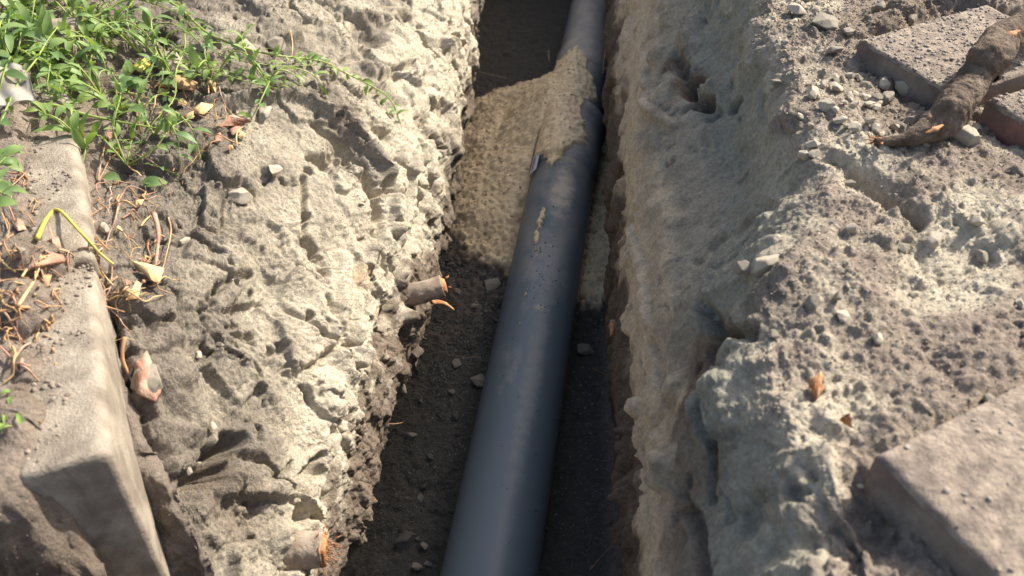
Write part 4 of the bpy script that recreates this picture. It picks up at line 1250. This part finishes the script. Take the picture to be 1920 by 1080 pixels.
flake('dry_leaf', [(252, 132), (275, 120), (290, 140), (282, 150), (262, 146)], 'torn yellow leaf in the middle of the weeds', 'leaf', M_ystem, .001, .012)
flake('dry_leaf', [(360, 212), (380, 202), (408, 205), (385, 222), (370, 222)], 'pale cream dry leaf right of the round green leaves', 'leaf', M_straw, .001, .008)
flake('bark_chip', [(250, 672), (275, 668), (312, 740), (300, 770), (265, 760)], 'pinkish bark chip stuck in the gap beside the kerb', 'bark', M_bark, .004, .010)
flake('bark_chip', [(285, 160), (330, 152), (372, 165), (365, 180), (310, 178)], 'orange brown crumpled bark among the weed stems', 'bark', M_dry, .004, .010)
flake('bark_chip', [(400, 232), (440, 228), (475, 235), (440, 243), (410, 240)], 'flat reddish bark strip below the round cream stone', 'bark', M_bark, .002, .004)
flake('bark_chip', [(1513, 722), (1530, 718), (1540, 735), (1528, 750), (1518, 742)], 'bright orange splinter of wood on the right bank', 'wood', M_wood, .004, .006)
flake('bark_chip', [(1570, 792), (1578, 790), (1592, 800), (1590, 806)], 'tiny orange splinter above the lower paver', 'wood', M_wood, .002, .004)
for k in range(16):
    x = rr.uniform(200, 470); y = rr.uniform(150, 300); s = rr.uniform(6, 16); a0 = rr.uniform(0, 6)
    flake('dry_leaf', [(x + s * math.cos(a0 + t), y + s * .6 * math.sin(a0 + t)) for t in (0, 1.1, 2.3, 3.1, 4.6)], 'small reddish dry leaf scrap under the weeds', 'leaf', rr.choice([M_bark, M_straw, M_dry]), .001, .004, group='dry leaf scraps under the weeds')
for k in range(14):
    x = rr.uniform(20, 300); y = rr.uniform(340, 560); s = rr.uniform(5, 13); a0 = rr.uniform(0, 6)
    flake('dry_leaf', [(x + s * math.cos(a0 + t), y + s * .6 * math.sin(a0 + t)) for t in (0, 1.1, 2.3, 3.1, 4.6)], 'small brown dry scrap in the litter by the kerb', 'leaf', rr.choice([M_bark, M_straw, M_dry]), .001, .004, group='dry scraps in the litter by the kerb')

# paper scrap, crumpled
def paper():
    a = gp(18, 215, .035)
    n_ = 26
    U_, V_ = np.meshgrid(np.linspace(-1, 1, n_), np.linspace(-1, 1, n_))
    q = np.stack([U_, V_, U_ * 0], -1).astype(np.float32)
    rid = ridged(q + 3, 1.1, 3, seed=3)
    z = .016 * rid + .006 * np.abs(np.sin(V_ * 2.2 + U_ * 5)) - .010 * (U_ ** 2)
    X_ = U_ * .046 * (1 - .25 * V_) + .012 * V_; Y_ = V_ * .046 + .006 * U_
    A = np.stack([X_, Y_, z], -1)
    g = np.arange(n_ * n_).reshape(n_, n_)
    Q = np.stack([g[:-1, :-1], g[:-1, 1:], g[1:, 1:], g[1:, :-1]], -1).reshape(-1, 4)
    Nn = np.array([0, 0, -.0012])
    V = np.concatenate([A.reshape(-1, 3), A.reshape(-1, 3) + Nn])
    ring = list(g[0, :]) + list(g[1:, -1]) + list(g[-1, :-1][::-1]) + list(g[1:-1, 0][::-1])
    S = n_ * n_
    Q2 = [(ring[i], ring[(i + 1) % len(ring)], ring[(i + 1) % len(ring)] + S, ring[i] + S) for i in range(len(ring))]
    me = new_mesh('paper_scrap', V, np.concatenate([Q, Q[:, ::-1] + S, np.array(Q2)]))
    o = link('paper_scrap', me, M_paper, loc=a); o.rotation_euler = (.1, -.15, .5)
    tag(o, 'crumpled dirty white paper scrap at the left border on the kerb', 'paper')
paper()

# ------------------------------------------------------------------ weeds
def leaf_geo(p, d, up, L, W, fold=.25, droop=.3, nseg=5):
    d = d.normalized(); s = d.cross(up)
    if s.length < .1: s = d.cross(Vector((1, 0, 0)))
    s.normalize(); u = s.cross(d).normalized()
    V = []; Q = []
    for i in range(nseg + 1):
        t = i / nseg
        wv = math.sin(math.pi * (t * .92 + .05)) ** .85 * W * .5
        c = p + d * L * t + u * (L * .12 * math.sin(t * 3) - droop * L * t * t)
        V += [c - s * wv + u * fold * wv, c, c + s * wv + u * fold * wv]
        if i: 
            b = (i - 1) * 3
            Q += [(b, b + 1, b + 4, b + 3), (b + 1, b + 2, b + 5, b + 4)]
    return np.array(V, np.float32), Q
def weed(paths, label, leafL=.019, dens=1.0, seed=0, r=.0014, leafW=.4, big=None, name='weed', group='knotgrass weeds on the left bank'):
    rr = random.Random(seed)
    S = Bag(); Lf = Bag()
    o0 = None
    for pts in paths:
        P_ = [gp(x, y, h) for x, y, h in pts]
        if o0 is None: o0 = P_[0]
        # keep runners from following every bump
        for _ in range(2):
            Zs = [p.z for p in P_]
            for i in range(1, len(P_) - 1): P_[i].z = max((Zs[i - 1] + Zs[i] * 2 + Zs[i + 1]) / 4, Zs[i])
        n_ = len(P_)
        S.add(*tube(P_, [r * (1 - .55 * i / (n_ - 1)) for i in range(n_)], 6, 0, 50, seed, 6))
        # walk along for leaves
        for i in range(n_ - 1):
            seg = P_[i + 1] - P_[i]; m_ = max(1, int(seg.length / .011 * dens))
            for k in range(m_):
                t = (k + rr.random()) / m_
                if i == 0 and t < .25: continue
                p = P_[i] + seg * t
                side = Vector((rr.gauss(0, 1), rr.gauss(0, 1), rr.gauss(.5, .6)))
                d = seg.normalized() * .6 + side.normalized()
                L = leafL * rr.uniform(.5, 1.5)
                Vg, Qg = leaf_geo(p, d, Vector((rr.gauss(0, .35), rr.gauss(0, .35), 1)), L, L * leafW * rr.uniform(.8, 1.2), rr.uniform(.05, .5), rr.uniform(-.1, .5))
                Lf.add(Vg, Qg)
    if big:
        for (x, y, h, ang, L) in big:
            p = gp(x, y, h)
            Vg, Qg = leaf_geo(p, Vector((math.cos(ang), math.sin(ang), .15)), Vector((.2, -.3, 1)), L, L * .55, .2, .15, 7)
            Lf.add(Vg, Qg)
    root = thing(name, o0, label, 'weed', group)
    link('stem', S.mesh('stem', o0), M_stem, root)
    if Lf.v: link('leaves', Lf.mesh('leaves', o0), M_leaf, root)
    return root
weed([[(120, 70, .02), (195, 62, .03), (250, 45, .05), (330, 52, .05), (400, 90, .03), (500, 118, .02), (600, 130, .02), (645, 145, .015), (700, 178, .015), (735, 208, .012), (752, 238, .008)]],
     'longest leafy runner reaching over the bank towards the trench', .020, 1.1, 1, .0026, .36)
weed([[(170, 55, .02), (240, 22, .04), (255, 42, .05), (340, 70, .05), (420, 130, .03), (520, 140, .02), (600, 138, .02)]], 'arching runner just below the longest runner', .017, .9, 2, .0015, .45)
weed([[(345, 60, .02), (352, 95, .03), (357, 135, .04), (348, 185, .045), (338, 225, .04), (290, 262, .03), (240, 312, .01)]], 'vertical light green stem with two round leaves crossing the other weeds', .014, .35, 3, .0017,
     big=[(345, 190, .04, 3.4, .030), (350, 188, .045, .2, .022), (355, 140, .045, .6, .022)])
weed([[(225, 165, .01), (275, 145, .03), (320, 143, .03), (400, 152, .03), (470, 160, .02), (560, 172, .012)], [(330, 145, .03), (390, 160, .03), (450, 168, .02), (520, 178, .01)]], 'pair of leafy stems above the crest of the left bank', .018, 1.0, 4, .0014, .45)
weed([[(60, 205, .012), (110, 218, .02), (160, 238, .025), (225, 250, .02), (300, 252, .012)]], 'thick yellowish green stem on top of the kerb stone', .022, .35, 5, .0030, .5, big=[(98, 228, .02, -1.2, .030), (150, 210, .02, .7, .036), (130, 205, .03, 2.5, .028)])
weed([[(235, 318, .005), (260, 270, .03), (280, 230, .035), (310, 215, .035), (350, 212, .02)], [(235, 318, .005), (205, 290, .025), (180, 265, .02), (170, 255, .01)], [(235, 318, .005), (290, 300, .02), (330, 262, .025), (370, 235, .02)], [(235, 318, .005), (280, 320, .012), (335, 330, .004)], [(235, 318, .005), (225, 270, .04), (240, 215, .04), (215, 160, .04)]],
     'bushy weed rooted beside the kerb with stems spreading to all sides', .017, .9, 6, .0016, .45, big=[(225, 190, .03, .5, .04), (240, 200, .03, 1.9, .036), (250, 230, .03, -.5, .03), (220, 225, .03, 3.5, .03), (270, 350, .004, .2, .034), (300, 345, .004, 3.1, .03), (195, 330, .004, -.3, .03)])
weed([[(-20, 350, .03), (20, 290, .05), (60, 230, .06), (95, 185, .07), (120, 155, .07), (135, 125, .075)]], 'pale blurred stem rising across the kerb at the left border', .020, .3, 7, .0020, .6, big=[(120, 160, .07, 1.0, .03), (20, 280, .05, -.5, .024)])
weed([[(-10, 420, .03), (10, 380, .05), (40, 360, .06)], [(-10, 460, .03), (10, 430, .05), (40, 440, .06)], [(-10, 340, .03), (15, 350, .05), (60, 372, .05)]], 'leafy shoots entering at the left border above the bark chip', .024, .9, 8, .0018, .5, big=[(5, 365, .05, .3, .03), (10, 445, .05, .1, .03), (30, 350, .05, 1.0, .03)])
rr = random.Random(11)
mass = [(225, 215), (290, 255), (165, 275), (400, 150), (500, 155), (40, 60), (110, 110), (30, 130), (170, 120), (140, 40), (200, 90), (80, 20), (260, 100), (300, 120), (190, 180), (330, 160)]
descs = ['leafy weed just right of the large round leaves', 'weed at the lower end of the vertical light green stem', 'weed between the kerb stone and the bushy weed', 'leafy weed under the middle of the arching runner', 'weed where both runners meet above the bank crest', 'dense weed in the dark clump near the left border', 'weed spreading over the far end of the kerb stones', 'low weed at the left border above the paper scrap', 'weed between the far kerb and the arching runner',
         'weed in front of the dark concrete block', 'thin weed below the arching runner start', 'weed hugging the dark concrete block at the top left', 'sparse weed around the torn yellow leaf', 'weed beside the square grey block of earth', 'weed right above the large round leaves', 'weed tuft left of the pair of leafy stems']
for k, ((x, y), dsc) in enumerate(zip(mass, descs)):
    ps = []
    for j in range(9 if x < 150 else 4):
        a = rr.uniform(0, 6.28); L = rr.uniform(45, 130)
        h = rr.uniform(.02, .06)
        ps.append([(x, y, .004), (x + math.cos(a) * L * .35, y + math.sin(a) * L * .3, h), (x + math.cos(a + .3) * L * .75, y + math.sin(a + .3) * L * .6, h), (x + math.cos(a + .5) * L, y + math.sin(a + .5) * L * .8, h * .5)])
    weed(ps, dsc, .034 if x < 180 else .027, .62, 40 + k, .0018, .34)
# grass tufts
def tuft(x, y, n, L, label, seed, lean=(0, 0)):
    rr = random.Random(seed)
    p0 = gp(x, y)
    B = Bag()
    for _ in range(n):
        a = rr.uniform(0, 6.28)
        b = p0 + Vector((rr.gauss(0, .012), rr.gauss(0, .012), -.003))
        d = Vector((math.cos(a) + lean[0], math.sin(a) + lean[1], rr.uniform(.4, 1.4))).normalized()
        l = L * rr.uniform(.5, 1.1); wv = rr.uniform(.0014, .0034)
        pr_ = []
        s = d.cross(Vector((0, 0, 1))).normalized()
        V = []; Q = []
        for i in range(8):
            t = i / 7
            c = b + d * l * t + Vector((0, 0, -l * .7 * t * t))
            ww = wv * (1 - t ** 2) + .0002
            V += [c - s * ww + Vector((0, 0, ww * .5)), c, c + s * ww + Vector((0, 0, ww * .5))]
            if i:
                q = (i - 1) * 3; Q += [(q, q + 1, q + 4, q + 3), (q + 1, q + 2, q + 5, q + 4)]
        B.add(np.array([tuple(v) for v in V]), Q)
    o = link('grass_tuft', B.mesh('grass_tuft', p0), M_grass, loc=p0)
    tag(o, label, 'grass', 'grass tufts at the top left')
tuft(20, 30, 60, .13, 'tall grass tuft in the top left corner', 1, (.6, -.2))
tuft(50, 90, 60, .12, 'grass tuft below the dark concrete block', 2, (.3, -.4))
tuft(10, 150, 40, .10, 'light green grass tuft just above the paper scrap', 3, (.3, -.2))
tuft(110, 150, 34, .09, 'grass tuft growing over the short kerb stone', 4, (.2, -.3))
tuft(8, 770, 8, .025, 'tiny blurred green shoot low on the near kerb stone', 6)
tuft(190, 50, 30, .10, 'thin grass right of the dark concrete block', 5, (.3, -.3))
